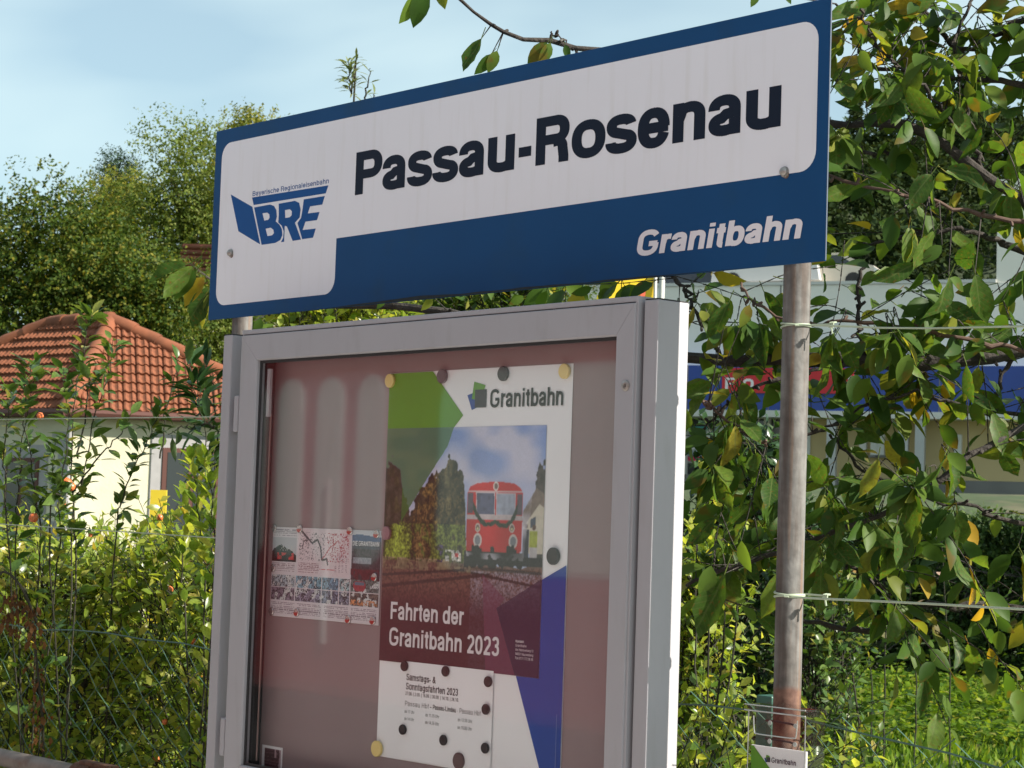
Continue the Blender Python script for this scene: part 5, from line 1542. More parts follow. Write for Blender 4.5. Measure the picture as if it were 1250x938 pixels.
# behind sign and case
px_tree('alder_tree', 'mid green tree standing behind the middle of the sign', 38, [(420, 330, 80, 70, 1), (500, 360, 80, 60, 1), (440, 420, 100, 60, 1)], 130, 12, .12, M_tree2, seed=17, clump_r=.7)
px_tree('alder_tree', 'olive green tree behind the right half of the sign', 45, [(600, 370, 70, 50, 1), (660, 350, 60, 50, 1), (640, 430, 90, 60, 1)], 120, 12, .12, M_tree1, seed=18, clump_r=.7)

# clipped dark conifer hedge at the end of the lawn
def hedge_row(label, u0, u1, D0, D1, vtop, seed):
    r = np.random.default_rng(seed)
    t = thing('conifer_hedge', label, 'hedge', gp(D0, (u0-625)/FPX*D0))
    n = 5200
    f_ = r.random(n); D = D0+(D1-D0)*f_; u = u0+(u1-u0)*f_
    ztop = CAM[2]+(660-vtop)/FPX*D
    h = r.random(n); depth = np.abs(r.normal(0, .25, n))
    P2 = np.array([gp(D[i]+depth[i]+.35*h[i]-.25*math.sin(f_[i]*40)*.5, (u[i]-625)/FPX*D[i], 0) for i in range(n)])
    gz_ = 0.02
    P2[:, 2] = gz_+h*(ztop-gz_)*(1+.05*np.sin(f_*50+1)+r.normal(0, .025, n))
    top = h > .9
    dirs = -FH*.7+UP*.75+r.normal(0, .35, (n, 3))
    pos, R_, sz, _, _ = sprigs(P2, dirs, np.full(n, .20), 9, .075, .7, .1, r)
    o = scatter('foliage', Q2v, Q2f, pos, R_, sz, M_thuja, t); o['kind'] = 'stuff'
    for k in range(14):
        q = (k+.5)/14; Dk = D0+(D1-D0)*q
        b_ = gp(Dk+.55, (u0+(u1-u0)*q-625)/FPX*Dk, -.1)
        MB().tube([b_, b_+UP*1.2], [.05, .03], 6).build('stem', M_trunk, t)
    # dark inner mass of dead twigs
    a_, b2 = gp(D0+.75, (u0-625)/FPX*D0), gp(D1+.75, (u1-625)/FPX*D1)
    N2 = 1500
    q = r.random(N2); c_ = a_[None]+(b2-a_)[None]*q[:, None]; c_[:, 2] = r.uniform(0, 1.35, N2); c_ += FH*r.uniform(-.5, .4, (N2, 1))
    twigs_mesh('inner_twigs', c_, c_+r.normal(0, .22, (N2, 3)), .012, M_trunk, t)
hedge_row('dark clipped conifer hedge closing the lawn in front of the pale building', 985, 1330, 24.5, 21.5, 640, 31)

# lawn and ground cover
def lawn():
    n = 52000
    D = 12.8+11.5*rng.random(n)**.85; u = rng.uniform(-20, 1330, n)
    keep = ~((u > 300) & (u < 820) & (rng.random(n) < .75))
    D, u = D[keep], u[keep]; n = len(D)
    lat = (u-625)/FPX*D
    pos = np.array([CAM[0], CAM[1], 0])+FH*D[:, None]+RH*lat[:, None]
    pos[:, 2] = ground_z(D, lat)+.0
    d = rng.normal(0, .42, (n, 3))+UP*.9
    tall = np.where(vnoise(lat+50, D, 1.1, 41) > .55, 1.5, 1.0)
    s = rng.uniform(.05, .12, n)*tall
    s3 = np.stack([s*.42, s, s*.42], -1)
    o = scatter('lawn_grass', Q2v, Q2f, pos, frames(d, rng.normal(0, 1, (n, 3))+np.array([0, 0, .01])), s3, M_lawn)
    tag(o, 'bright sunlit lawn grass between the fence and the dark hedge', 'grass', kind='stuff')
    m = 9000
    D = rng.uniform(15, 22.5, m); u = rng.uniform(930, 1320, m); lat = (u-625)/FPX*D
    k_ = vnoise(lat+80, D, .9, 43) > .42
    D, lat = D[k_], lat[k_]; m = len(D)
    pos = np.array([CAM[0], CAM[1], 0])+FH*D[:, None]+RH*lat[:, None]
    pos[:, 2] = ground_z(D, lat)+rng.uniform(.06, .20, m)*np.where(rng.random(m) < .10, 2.6, 1.0)
    dd = rng.normal(0, 1, (m, 3))*np.array([1, 1, .25])
    o = scatter('ground_cover', L4v, L4f, pos, frames(dd, UP+rng.normal(0, .3, (m, 3))), rng.uniform(.05, .10, m), M_lawn)
    tag(o, 'low leafy ground cover spreading over the back of the lawn', 'ground cover', kind='stuff')
lawn()

HL_SPEC = oval_leaf(4, .24, .07, .12, .5, petiole=.12)
hedge_metas = [leafmesh('leaf', oval_leaf(3, w, fo, dr, .5, petiole=.12), M_hedge) for w, fo, dr in ((.24, .07, .12), (.27, .10, .05), (.22, .04, .25), (.25, .12, -.1))]
rose_metas = [leafmesh('leaf', oval_leaf(4, w, fo, dr, .45, petiole=.15, ser=.06), M_rose) for w, fo, dr in ((.30, .06, .12), (.33, .10, .2))]
shoot_metas = [leafmesh('leaf', oval_leaf(4, w, fo, dr, .45, petiole=.2), M_shoot) for w, fo, dr in ((.24, .08, .2), (.27, .12, .35), (.22, .05, .1))]

M_fruit = mat('orange_red_fruit', (.52, .10, .035), .35, var=.3, vscale=20, col2=(.60, .26, .07), c2lo=.5, c2hi=.62, c2scale=25)
FR = MB().lathe([(.001, -.5), (.30, -.47), (.46, -.25), (.5, 0), (.44, .28), (.27, .44), (.08, .42), (.001, .38)], (0, 0, 0), 'z', 12).mesh('fruit', M_fruit, True)
def fruits(pts, sizes, parent):
    for p, s in zip(pts, sizes):
        a = rng.normal(0, .5, 3)
        hang('fruit', FR, np.array(p), np.array(Matrix.Rotation(a[0], 3, 'X') @ Matrix.Rotation(a[1], 3, 'Y')), s, parent)

def shrub(label, cx, cy, rx, ry, h, nsprig, leaf, material, metas, spec, seed, limit=220, cat='shrub', name='quince_shrub', group=None, nfruit=0, zmin=.05, k=8, slen=.16, upn=.7, fruitsz=.024):
    r = np.random.default_rng(seed)
    t = thing(name, label, cat, (cx, cy, 0), group)
    # stems fan out from the base
    mb = MB()
    ends = []
    for s in range(11):
        a = r.uniform(0, 6.28); q = r.random()**.6
        e = np.array([cx+rx*.85*q*math.cos(a), cy+ry*.85*q*math.sin(a), h*r.uniform(.75, 1.0)])
        b_ = np.array([cx+r.normal(0, .08), cy+r.normal(0, .06), -.05])
        p_ = curve([b_, b_+(e-b_)*np.array([.35, .35, .5])+r.normal(0, .05, 3), e], 10)
        mb.tube(p_, list(np.linspace(.008, .003, len(p_))), 5)
        ends.append(p_)
    mb.build('stems', M_stem, t)
    a = r.uniform(0, 6.28, nsprig); q = np.sqrt(r.random(nsprig)); zz = zmin+(h-zmin)*r.random(nsprig)**.75
    taper = np.sqrt(np.clip(1-np.clip((zz/h-.55)/.5, 0, 1)**2, 0.05, 1))
    shell = np.where(r.random(nsprig) < .55, .72+.28*q, q)
    bump = 1+.16*np.sin(a*3+seed)+.12*np.sin(zz*7+a*2+seed)
    base = np.stack([cx+rx*shell*taper*bump*np.cos(a), cy+ry*shell*taper*bump*np.sin(a), zz], -1)
    d = np.stack([np.cos(a)*.7, np.sin(a)*.7, .55+.5*(zz/h)], -1)+r.normal(0, .45, (nsprig, 3))
    ln = slen*r.uniform(.6, 1.5, nsprig)
    pos, R_, sz, ba, tp = sprigs(base, d, ln, k, leaf, .9, .05, r, upn)
    twigs_mesh('twigs', ba-norm(d)*.08, tp, .0025, M_stem, t)
    # nearest-to-viewer leaves count as seen ones
    u, v, z = proj(pos)
    dist = np.linalg.norm(pos-CAM, axis=1)
    split_leaves('leaf', t, pos, R_, sz, metas, (L4v, L4f), material, limit, mult=1/(1+np.maximum(pos[:, 1]-(cy-ry*.6), 0)*3))
    if nfruit:
        idx = r.choice(nsprig, nfruit, replace=False)
        fruits(tp[idx]-UP*.02, fruitsz*r.uniform(.7, 1.2, nfruit), t)
    return t
HG = 'quince shrubs growing through the fence'
for lb, cx, cy, rx, ry, h, ns, sd, lim, nf, zm in (
        ('leafy quince shrub with orange fruit at the far left behind the fence', -5.75, 1.35, .55, .45, 1.40, 700, 51, 140, 8, .05),
        ('rounded quince shrub left of the young apple shoots behind the fence', -4.95, .80, .50, .42, 1.34, 800, 58, 260, 9, .05),
        ('light green quince shrub in the middle of the row left of the case', -4.15, 1.20, .50, .42, 1.42, 800, 52, 280, 10, .05),
        ('red fruited quince shrub nearest the fence in front of the yellow board', -3.55, .62, .46, .36, 1.34, 800, 53, 300, 10, .25),
        ('sunlit quince shrub touching the left post of the display case', -2.85, .90, .42, .40, 1.42, 700, 59, 300, 8, .35),
        ('bushy quince shrub hidden behind the left half of the display case', -2.0, .70, .5, .35, 1.10, 420, 54, 80, 4, .1)):
    shrub(lb, cx, cy, rx, ry, h, ns, .047, M_hedge, hedge_metas, HL_SPEC, sd, lim, group=HG, nfruit=nf, zmin=zm)
shrub('quince shrub with black berries right of the display case', -.72, .95, .42, .38, 1.02, 420, .045, M_hedge, hedge_metas, HL_SPEC, 55, 260, group=HG, nfruit=3)
# dark rose mound right of the case
def px_shrub(label, u, v, a, D, name, material, metas, nsprig, leaf, seed, limit, h=None, **kw):
    p_ = at(u, v, D); w = a*D/FPX
    return shrub(label, p_[0], p_[1], w, w*.8, h or p_[2], nsprig, leaf, material, metas, None, seed, limit, name=name, **kw)
px_shrub('dark green rose bush mounded between the case and the pole', 905, 545, 60, 8.6, 'rose_bush', M_rose, rose_metas, 620, .055, 61, 280, zmin=.4, k=7)
px_shrub('dark rose bush right behind the grey pole', 985, 640, 46, 9.4, 'rose_bush', M_rose, rose_metas, 340, .055, 62, 160, zmin=.3, k=7)
px_shrub('sunlit low bush behind the fence under the cherry branches', 1000, 700, 48, 8.2, 'currant_bush', M_shoot, shoot_metas, 260, .05, 63, 150, zmin=.3, k=7)
px_shrub('low bushy plant right beside the case at the fence', 862, 700, 34, 6.6, 'currant_bush', M_hedge, hedge_metas, 260, .048, 64, 160, zmin=.4, k=7)

px_shrub('tall yellow green shrub filling the gap between sign and case top', 410, 348, 120, 8.5, 'laurel_shrub', M_hedge, hedge_metas, 620, .06, 56, 200, zmin=1.2)
px_shrub('second tall shrub behind the case below the lettering of the sign', 610, 335, 110, 8.8, 'laurel_shrub', M_shoot, shoot_metas, 560, .06, 57, 150, zmin=1.2)

# ---- upright shoots / saplings with single leaves
def sapling(name, label, stems, D, leaf, metas, material, cat='sapling', dens=16, seed=1, group=None, r0=.0034, fr=(), upl=.25, nodeleaf=2):
    r = np.random.default_rng(seed)
    b = at(stems[0][0][0], stems[0][0][1], D)
    t = thing(name, label, cat, (b[0], b[1], min(b[2], .0)), group)
    P3, RR, S3 = [], [], []
    for si, st_ in enumerate(stems):
        pts = [at(u, v, D+.25*math.sin(si*2.1)) for u, v in st_]
        if si == 0:
            g_ = pts[0].copy(); g_[2] = -.05; pts = [g_]+pts; root0 = np.array([g_[0], g_[1], .55])
        elif st_[0][1] > 600: pts = [root0]+pts
        c_ = curve(pts, 22, .004)
        MB().tube(c_, list(np.linspace(r0, r0*.3, len(c_))), 6).build('stem', M_stem, t, True)
        L = sum(np.linalg.norm(c_[i+1]-c_[i]) for i in range(len(c_)-1))
        vis = [p for p in c_ if p[2] > .75]
        n = max(4, int(L*dens))
        for k in range(n):
            f_ = (k+.5)/n*(len(c_)-1.01); i = int(f_); p = c_[i]+(c_[i+1]-c_[i])*(f_-i)
            if p[2] < .8: continue
            d0 = norm(c_[i+1]-c_[i])
            for q in range(nodeleaf):
                a = k*2.4+q*2.2+r.normal(0, .3)
                s1 = norm(np.cross(d0, np.array([.3, .9, .1]))); s2 = np.cross(d0, s1)
                ld = s1*math.cos(a)+s2*math.sin(a)+d0*.45+UP*upl+r.normal(0, .2, 3)
                P3.append(p+norm(ld)*.012); RR.append(frames(ld[None], (UP+d0*.3+r.normal(0, .35, 3))[None])[0]); S3.append(leaf*r.uniform(.6, 1.15))
    split_leaves('leaf', t, np.array(P3), np.array(RR), np.array(S3), metas, (L4v, L4f), material, 300)
    if fr: fruits([at(u, v, D-.05) for u, v, s in fr], [s for u, v, s in fr], t)
    return t
sapling('apple_sapling', 'young apple tree with thin upright shoots and two apples at far left', [[(48, 700), (42, 600), (30, 500), (38, 445)], [(20, 700), (22, 610), (25, 560), (40, 470), (44, 445)], [(10, 640), (4, 560), (12, 500), (8, 470)], [(70, 690), (68, 600), (62, 540)]], 6.4, .062, shoot_metas, M_shoot, dens=20, seed=71, fr=[(41, 632, .030), (49, 508, .022)])
sapling('apple_sapling', 'young apple tree with long shoots in front of the hip of the tiled roof', [[(92, 720), (90, 640), (88, 560), (92, 480), (100, 440), (108, 395), (112, 385)], [(88, 650), (100, 590), (118, 500), (135, 450), (138, 415)], [(60, 640), (75, 600), (82, 520), (78, 450)], [(90, 600), (120, 560), (150, 525), (160, 505)], [(95, 560), (108, 470), (100, 440)], [(104, 470), (122, 465), (135, 440)]], 6.3, .060, shoot_metas, M_shoot, dens=24, seed=72, fr=[(81, 590, .034), (87, 594, .026)])
sapling('apple_sapling', 'single leaning shoot before the sunlit wall of the house', [[(138, 700), (150, 610), (170, 560), (188, 520), (196, 498)], [(195, 560), (205, 500), (212, 465), (218, 440)]], 6.5, .050, shoot_metas, M_shoot, dens=26, seed=73)
sapling('oleander_shoot', 'dark narrow leaved shoots beside the left post of the case', [[(262, 640), (255, 560), (245, 500), (235, 470)], [(268, 560), (258, 470), (250, 440)], [(262, 520), (228, 520), (205, 530)], [(262, 500), (238, 460), (228, 445)]], 6.2, .085, [leafmesh('leaf', oval_leaf(4, w, .05, dr, .45, petiole=.1), M_rose) for w, dr in ((.13, .15), (.15, .3))], M_rose, dens=26, seed=74)
sapling('laurel_shoot', 'upright shoots with pale oval leaves beside the lower left post of the case', [[(250, 760), (248, 680), (240, 620), (232, 560)], [(225, 740), (222, 680), (228, 640), (226, 600)], [(262, 700), (262, 640), (256, 590), (250, 560)]], 5.9, .055, hedge_metas, M_hedge, dens=30, seed=75, upl=.8)
sapling('laurel_shoot', 'light green upright shoots with oval leaves right of the case', [[(866, 760), (868, 690), (864, 640), (862, 572)], [(850, 740), (850, 680), (846, 630)], [(884, 740), (880, 690), (886, 650), (884, 626)], [(900, 740), (898, 700), (906, 670)]], 6.0, .048, hedge_metas, M_hedge, dens=24, seed=76, upl=.9)
sapling('willow_sapling', 'slender sprig with narrow pale leaves rising over the sign top edge', [[(432, 150), (429, 115), (426, 95), (425, 76)], [(444, 150), (446, 118), (450, 100), (452, 84)], [(458, 140), (456, 115)]], 9.0, .058, [leafmesh('leaf', oval_leaf(4, .10, .03, dr, .45, petiole=.1), M_willow) for dr in (.1, .3)], M_willow, dens=13, seed=77, r0=.006, upl=.25, nodeleaf=2)
# rose canes with pinkish leaves over the lawn
cane_m = leafmat('pinkish_rose_leaves', [(0, (.05, .10, .03)), (.6, (.12, .16, .05)), (.85, (.40, .24, .17)), (1, (.5, .34, .26))], .4, .4)
cane_metas = [leafmesh('leaf', oval_leaf(4, .32, .08, .2, .45, petiole=.2), cane_m)]
for i, (st_, lb) in enumerate((([[(1080, 830), (1084, 740), (1112, 660), (1110, 640)]], 'thin rose cane with few leaves, left one over the lawn'), ([[(1160, 850), (1155, 760), (1152, 700), (1150, 640), (1152, 610)]], 'thin rose cane with few leaves, right one over the lawn'),
                               ([[(1118, 850), (1116, 790), (1112, 740), (1110, 700)]], 'thin rose cane with pinkish leaves in the middle of the lawn'), ([[(1064, 830), (1056, 780), (1050, 720), (1048, 680)]], 'leaning rose cane near the grey pole over the lawn'))):
    sapling('rose_cane', lb, st_, 13.0+i*.4, .10, cane_metas, cane_m, 'rose', 7, 80+i, 'rose canes standing on the lawn', .006)
# brown withered flower head at the far left
wf = thing('withered_panicle', 'drooping withered brown flower head at the left edge above the fence', 'flower head', at(20, 735, 5.6))
n = 130
c0 = at(6, 718, 5.6); f_ = rng.random(n)
pos = c0+CR*(f_[:, None]*.10)+np.stack([rng.normal(0, .012, n), rng.normal(0, .015, n), -.06*f_-.10*rng.random(n)], -1)
scatter('florets', L4v, L4f, pos, frames(rng.normal(0, .3, (n, 3))-UP, rng.normal(0, 1, (n, 3))), rng.uniform(.014, .03, n), M_dead, wf)
MB().tube(curve([at(-15, 760, 5.6), at(0, 700, 5.6), at(25, 715, 5.6), at(45, 760, 5.6)], 12), .004, 5).build('stalk', M_stem, wf)
wf = thing('withered_panicle', 'narrow withered brown flower spike behind the fence mesh', 'flower head', at(50, 830, 5.7))
n = 60; f_ = rng.random(n)
pos = at(42, 780, 5.75)+np.stack([rng.normal(0, .014, n)-.05*f_*0, rng.normal(0, .014, n), -.34*f_], -1)+CR*(f_[:, None]*.03)
scatter('florets', L4v, L4f, pos, frames(rng.normal(0, .4, (n, 3))-UP, rng.normal(0, 1, (n, 3))), rng.uniform(.014, .03, n), M_dead, wf)
MB().tube([at(40, 760, 5.75), at(52, 880, 5.75), at(54, 960, 5.75)], .004, 5).build('stalk', M_stem, wf)
# yellow board added in the hedge, standing in for a window reflection
M_yel2 = mat('reflection_yellow', (.60, .46, .03), .5, var=.05)
yp = thing('reflection_stand_in', 'added yellow board standing in for a window reflection before the house wall', 'stand-in', at(194, 650, 10.8))
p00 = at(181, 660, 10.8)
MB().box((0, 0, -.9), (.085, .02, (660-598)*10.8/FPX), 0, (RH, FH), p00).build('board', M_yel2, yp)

# ================================================================== cherry tree
ch = thing('cherry_tree', 'cherry tree with dark lichen spotted branches and large drooping leaves on the right', 'tree', at(1650, 900, 5.3)*np.array([1, 1, 0]))
trunk_b = at(1650, 900, 5.3)*np.array([1, 1, 0]); TK = lambda z: np.array([trunk_b[0]+.03*z, trunk_b[1]-.02*z, z])
tp_ = curve([TK(-.2), TK(.8), TK(1.8)+np.array([.05, .02, 0]), TK(3.0), TK(4.2)+np.array([.15, 0, 0])], 16)
MB().tube(tp_, list(np.linspace(.11, .045, len(tp_))), 12).build('trunk', M_bark, ch, True)
BR = []
def branch(pts, r0, r1, root=None, jit=.004, name='branch', m_=None):
    P2 = [at(u, v, D) for u, v, D in pts]
    if root is not None: P2 = [TK(root)]+P2
    c_ = curve(P2, 30 if len(P2) > 3 else 16, jit)
    rr = np.linspace(r0*.72, r1, len(c_))*(1+.12*rng.normal(0, 1, len(c_)))
    mb = MB().tube(c_, list(rr), 9)
    # knobbly fruiting spurs
    for p, r_ in zip(c_[2:], rr[2:]):
        if rng.random() < .5:
            d = norm(rng.normal(0, 1, 3)); mb.tube([p, p+d*(r_+.006), p+d*(r_+.012)], [.0035, .0042, .003], 5)
    mb.build(name, m_ or M_bark, ch, True)
    BR.extend([(p, r_) for p, r_ in zip(c_, rr)])
    return c_
branch([(1430, 405, 5.1), (1250, 428, 5.0), (1180, 440, 4.95), (1050, 441, 5.0), (960, 440, 5.05), (840, 436, 5.2), (760, 425, 5.4), (620, 400, 5.6), (480, 372, 5.7), (330, 378, 5.8), (282, 368, 5.8), (263, 345, 5.8)], .036, .004, 1.95)
branch([(1400, 330, 5.0), (1250, 245, 4.85), (1200, 212, 4.8), (1150, 178, 4.8), (1105, 157, 4.8), (1060, 150, 4.85), (1015, 152, 4.9), (900, 120, 5.0), (800, 75, 5.0), (705, 60, 5.0), (640, 45, 4.95), (600, 30, 4.95), (560, -2, 4.95)], .024, .0035, 2.1)
branch([(1300, 278, 4.6), (1250, 272, 4.6), (1180, 258, 4.6), (1120, 245, 4.6), (1060, 228, 4.65), (1010, 215, 4.7), (985, 212, 4.75)], .008, .003, 2.2, name='branch', m_=M_twig)
branch([(1330, 120, 5.0), (1250, 105, 4.9), (1190, 95, 4.9), (1130, 92, 4.95), (1060, 80, 5.0), (1040, 40, 5.0), (1020, 5, 5.05)], .012, .003, 2.6)
branch([(1330, 10, 4.9), (1250, 25, 4.85), (1180, 60, 4.85), (1130, 20, 4.85), (1100, -20, 4.85)], .012, .004, 2.9)
branch([(1200, 212, 4.8), (1180, 130, 4.8), (1165, 60, 4.8), (1190, -10, 4.8)], .009, .003)
branch([(1180, 170, 4.8), (1120, 100, 4.75), (1070, 55, 4.7), (1050, 12, 4.7)], .007, .002)
branch([(1330, 330, 5.2), (1250, 310, 5.1), (1190, 282, 5.05), (1130, 285, 5.05), (1060, 300, 5.1)], .016, .004, 2.0)
branch([(1110, 190, 4.85), (1060, 185, 4.85), (1015, 190, 4.9)], .007, .003)
branch([(1250, 430, 4.75), (1180, 412, 4.75), (1100, 400, 4.75), (1030, 392, 4.75), (985, 392, 4.8), (925, 372, 4.85), (905, 345, 4.9)], .008, .0025, m_=M_twig)
branch([(1330, 500, 4.9), (1245, 525, 4.7), (1185, 558, 4.65), (1125, 603, 4.65), (1045, 640, 4.7), (985, 662, 4.75), (910, 690, 4.8), (868, 700, 4.85), (838, 715, 4.9)], .013, .004, 1.75)
branch([(1250, 640, 5.0), (1200, 622, 5.0), (1140, 610, 5.0), (1080, 590, 5.0), (1030, 552, 5.0), (1015, 535, 5.0)], .008, .003, 1.5)
branch([(1330, 745, 5.2), (1250, 742, 5.2), (1180, 738, 5.2), (1120, 742, 5.2), (1060, 770, 5.2), (1000, 762, 5.2), (950, 745, 5.2)], .018, .005, 1.2)
branch([(1120, 742, 5.15), (1060, 705, 5.1), (1010, 670, 5.05), (985, 645, 5.0)], .008, .003)
branch([(1040, 441, 5.0), (960, 462, 4.95), (905, 480, 4.95), (868, 515, 4.95), (848, 540, 4.95)], .008, .002)
branch([(935, 545, 4.7), (900, 520, 4.7), (872, 500, 4.7), (858, 490, 4.7)], .005, .0025, m_=M_twig)
branch([(1250, 505, 5.0), (1180, 500, 4.95), (1120, 480, 4.95), (1060, 495, 5.0), (1010, 520, 5.0), (960, 540, 5.0)], .007, .003, 1.9)
branch([(1240, 430, 5.0), (1215, 480, 5.0), (1212, 540, 5.0)], .008, .003)
branch([(1050, 441, 5.0), (1048, 380, 5.0), (1050, 330, 5.0)], .008, .004)
branch([(880, 436, 5.15), (850, 380, 5.1), (830, 345, 5.1), (800, 330, 5.1)], .008, .004)
branch([(700, 62, 5.0), (688, 50, 4.98), (672, 40, 4.97)], .003, .0016)
BRP = np.array([p for p, r_ in BR]); BRR = np.array([r_ for p, r_ in BR])
def cherry_leaf(w, fold, droop, twist):
    prof = [(0, 0), (.08, .30), (.2, .62), (.34, .88), (.5, 1.0), (.64, .93), (.76, .70), (.86, .40), (.93, .17), (1.0, 0)]
    vs, fs = [], []
    n = len(prof)-1
    for i, (t, k) in enumerate(prof):
        ww = w*k*(1+(.05 if i % 2 else -.03)*(0 < i < n)); z = -droop*t*t+.012*math.sin(t*14)*(k > 0); x = twist*t*t
        rf = .014*math.sin(i*2.3)
        vs += [(x-ww, t, z+fold*k+rf), (x, t, z), (x+ww, t, z+fold*k*(1-.5*abs(twist))-rf)]
    for i in range(n):
        a, b = 3*i, 3*i+3
        if i == 0: fs += [(a+1, b+1, b), (a+1, b+2, b+1)]
        elif i == n-1: fs += [(a, a+1, b+1), (a+1, a+2, b+1)]
        else: fs += [(a, a+1, b+1, b), (a+1, a+2, b+2, b+1)]
    used = sorted({i for f in fs for i in f}); mp_ = {o: k for k, o in enumerate(used)}
    vs = [vs[i] for i in used]; fs = [tuple(mp_[i] for i in f) for f in fs]
    k = len(vs); r_ = .011
    vs += [(-r_, -.28, .06), (r_, -.28, .06), (0, -.28, .06+2*r_), (-r_, .02, 0), (r_, .02, 0), (0, .02, 2*r_)]
    fs += [(k, k+1, k+4, k+3), (k+1, k+2, k+5, k+4), (k+2, k, k+3, k+5)]
    return vs, fs
# veined version of the cherry leaf material for the separate leaves
M_cherry_v = M_cherry.copy(); M_cherry_v.name = 'cherry_leaf_veined'
def add_veins(m):
    n, l = m.node_tree.nodes, m.node_tree.links
    b = n['Principled BSDF']; src = b.inputs['Base Color'].links[0].from_socket
    t = n.new('ShaderNodeTexCoord'); sp = n.new('ShaderNodeSeparateXYZ'); l.new(t.outputs['Object'], sp.inputs[0])
    def mth(op, a, bb=None, c=None):
        x = n.new('ShaderNodeMath'); x.operation = op
        for i, q in enumerate((a, bb, c)):
            if q is None: continue
            if hasattr(q, 'links'): l.new(q, x.inputs[i])
            else: x.inputs[i].default_value = q
        return x.outputs[0]
    ax = mth('ABSOLUTE', sp.outputs['X'])
    v = mth('FRACT', mth('MULTIPLY', mth('SUBTRACT', sp.outputs['Y'], mth('MULTIPLY', ax, .9)), 10.0))
    side = mth('LESS_THAN', v, .14); mid = mth('LESS_THAN', ax, .012)
    k = mth('MAXIMUM', mth('MULTIPLY', side, .35), mth('MULTIPLY', mid, .6))
    mx_ = n.new('ShaderNodeMixRGB'); mx_.inputs['Color2'].default_value = (.16, .20, .06, 1)
    l.new(k, mx_.inputs['Fac']); l.new(src, mx_.inputs['Color1']); l.new(mx_.outputs['Color'], b.inputs['Base Color'])
    bp = n.new('ShaderNodeBump'); bp.inputs['Strength'].default_value = .35; bp.inputs['Distance'].default_value = .02; bp.invert = True
    l.new(mth('MAXIMUM', side, mid), bp.inputs['Height']); l.new(bp.outputs['Normal'], b.inputs['Normal'])
add_veins(M_cherry_v)
cherry_metas = [leafmesh('leaf', cherry_leaf(w, fo, dr, tw), M_cherry_v) for w, fo, dr, pk, tw in
                ((.215, .06, .16, .46, .06), (.235, .11, .28, .46, -.14), (.20, .15, .42, .45, .16), (.225, .03, -.06, .48, -.05), (.205, .19, .24, .44, .22), (.24, .07, .52, .46, -.20), (.17, .20, .15, .45, .12), (.22, .10, -.14, .45, -.1), (.19, .13, .35, .45, .3))]
P3, R3, S3, TA, TB = [], [], [], [], []
def cluster(seed_pt, n, leaf=.092, snap=True):
    j = int(np.argmin(np.linalg.norm(BRP-seed_pt, axis=1)))
    b = BRP[j]; dv = seed_pt-b; L = np.linalg.norm(dv)
    if snap and L > .10: seed_pt = b+dv*((.06+.05*rng.random())/L)
    mid = (b+seed_pt)/2+np.array([0, 0, .03])+rng.normal(0, .012, 3)
    cv = curve([b, mid, seed_pt], 8)
    for a_, c_ in zip(cv[:-1], cv[1:]): TA.append(a_); TB.append(c_)
    td = norm(seed_pt-b)
    for k in range(n):
        ld = td*.35*np.array([1, 1, .5])+rng.normal(0, .55, 3)*np.array([1, 1, .6])-UP*.75
        P3.append(seed_pt+norm(ld)*.022); R3.append(frames(ld[None], (rng.normal(0, .65, 3)+UP*.35-CF*.55)[None])[0]); S3.append(leaf*rng.uniform(.62, 1.18))
for (u0, v0, u1, v1, n, D0, D1) in ((1018, -20, 1262, 90, 14, 4.5, 5.2), (1018, 80, 1262, 170, 9, 4.5, 5.1), (1010, 190, 1250, 320, 4, 4.4, 5.2), (1000, 320, 1262, 430, 9, 4.4, 5.1), (985, 440, 1262, 560, 13, 4.4, 5.1),
                                    (985, 540, 1262, 640, 13, 4.4, 5.1), (1000, 630, 1250, 740, 9, 4.6, 5.2), (842, 360, 950, 440, 6, 4.7, 5.1), (842, 440, 950, 540, 5, 4.6, 5.0), (842, 610, 950, 720, 7, 4.6, 5.0), (850, 520, 940, 600, 2, 4.6, 5.0),
                                    (1262, -60, 1560, 700, 30, 4.6, 5.4), (600, 330, 830, 400, 7, 5.0, 5.5)):
    for k in range(n):
        p = at(rng.uniform(u0, u1), rng.uniform(v0, v1), rng.uniform(D0, D1))
        cluster(p, rng.integers(3, 7))
# leafy side shoots: leaves one after another along each shoot
def shoot(b, d, L, leaf=.086):
    d = norm(d); sag = np.array([0, 0, -.10*L])
    c_ = curve([b, b+d*L*.5+sag*.2+rng.normal(0, .01, 3), b+d*L+sag], 8)
    for a_, e_ in zip(c_[:-1], c_[1:]): TA.append(a_); TB.append(e_)
    n = max(3, int(L/.036)); s1 = norm(np.cross(d, UP+rng.normal(0, .3, 3)))
    for k in range(n):
        f_ = (k+1)/n*(len(c_)-1.01); i = int(f_); p = c_[i]+(c_[i+1]-c_[i])*(f_-i)
        ld = s1*(1 if k % 2 else -1)*.75+d*.55-UP*rng.uniform(.15, .75)+rng.normal(0, .25, 3)
        P3.append(p+norm(ld)*.02); R3.append(frames(ld[None], (UP*.55-CF*.30+SUN*.25+rng.normal(0, .5, 3))[None])[0]); S3.append(leaf*rng.uniform(.6, 1.2))
bu, bv, bz = proj(BRP)
def shoots(u0, v0, u1, v1, n, up=.0):
    idx = np.where((bu > u0) & (bu < u1) & (bv > v0) & (bv < v1))[0]
    if not len(idx): return
    for k in range(n):
        b = BRP[idx[rng.integers(len(idx))]]
        d = CR*rng.normal(0, .8)+UP*(rng.normal(0, .6)+up)+CF*rng.normal(0, .35)
        shoot(b, d, rng.uniform(.14, .36))
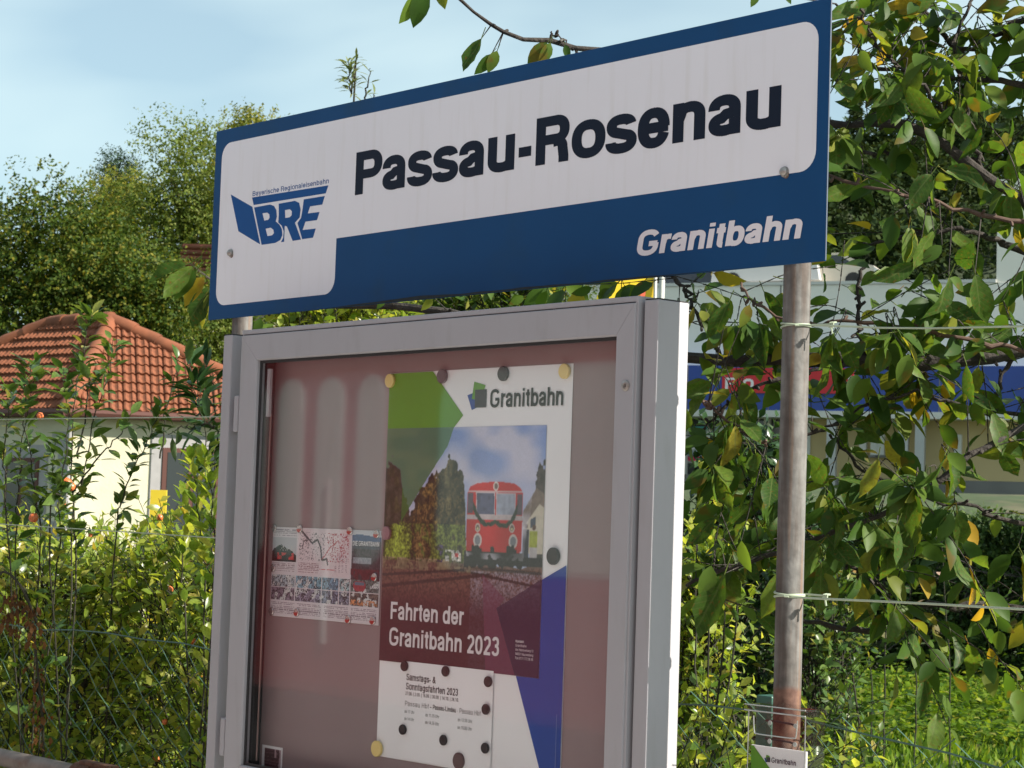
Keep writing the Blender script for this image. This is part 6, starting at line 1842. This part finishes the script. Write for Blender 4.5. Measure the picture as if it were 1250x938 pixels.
for q in ((1015, -60, 1300, 110, 21, -.2), (1015, 60, 1300, 200, 12, 0), (1010, 200, 1300, 330, 5, 0), (1000, 370, 1300, 450, 20, -.15), (985, 440, 1300, 560, 12, 0), (985, 520, 1300, 700, 18, 0), (950, 680, 1300, 790, 9, .1), (838, 340, 960, 450, 9, -.1), (838, 440, 960, 560, 5, 0), (838, 640, 960, 780, 8, 0), (560, 330, 838, 440, 6, 0), (1300, -60, 1600, 760, 22, 0)): shoots(*q)
# leaves on the twigs that show against the sky and left of the sign
def leaf_px(u0, v0, u1, v1, D, wid=1.0, side=.0, nrm=None):
    a, b = at(u0, v0, D), at(u1, v1, D-.01)
    P3.append(a); R3.append(frames((b-a)[None], ((-CF if nrm is None else nrm)+rng.normal(0, .25, 3)+CR*side)[None])[0]); S3.append(np.linalg.norm(b-a))
    j = int(np.argmin(np.linalg.norm(BRP-a, axis=1))); TA.append(BRP[j]); TB.append(a)
for q in ((508, -8, 492, 30), (520, -12, 504, 32), (536, -25, 541, 10), (588, 47, 565, 90), (607, 62, 596, 88), (600, 66, 582, 92), (668, 52, 644, 78), (672, 52, 660, 80), (690, 55, 694, 72), (925, -10, 918, 8), (958, -6, 966, 4)): leaf_px(*q, 4.95, side=rng.normal(0, .5))
for q in ((232, 322, 180, 346), (236, 325, 196, 362), (240, 330, 210, 364), (250, 338, 222, 372), (258, 350, 226, 396), (262, 352, 240, 398), (262, 355, 252, 392)): leaf_px(*q, 5.75, side=rng.normal(0, .5))
for q in ((318, 388, 312, 410), (310, 392, 300, 412), (470, 360, 462, 378), (528, 362, 516, 380), (665, 352, 640, 372), (668, 350, 662, 372), (690, 345, 720, 368), (640, 362, 622, 372)): leaf_px(*q, 5.5, side=rng.normal(0, .5))
# large leaves hanging in front
for q in ((1140, 282, 1110, 328), (1158, 338, 1142, 396), (1190, 335, 1205, 395), (1120, 320, 1065, 350), (1095, 640, 1085, 690), (1180, 445, 1190, 492), (1110, 432, 1098, 472), (1090, 262, 1086, 305), (890, 368, 870, 415), (915, 372, 905, 400),
          (962, 690, 942, 760), (868, 690, 858, 735), (905, 660, 912, 700), (885, 700, 850, 780), (1072, 560, 1062, 610), (1128, 155, 1150, 190), (1150, 300, 1125, 320)): leaf_px(*q, 4.45, side=rng.normal(0, .6))
# shading main crown, up and to the right of the frame
for k in range(48):
    v_ = norm(rng.normal(0, 1, 3))*rng.random()**.4
    cluster(np.array([1.35, 2.2, 3.45])+v_*np.array([1.0, .7, .9]), 6, .095, False)
P3, R3, S3 = np.array(P3), np.array(R3), np.array(S3)
twigs_mesh('twigs', np.array(TA), np.array(TB), .0021, M_bark, ch)
split_leaves('leaf', ch, P3, R3, S3, cherry_metas, oval_leaf(5, .25, .08, .2, .46, petiole=.28), M_cherry, 300)
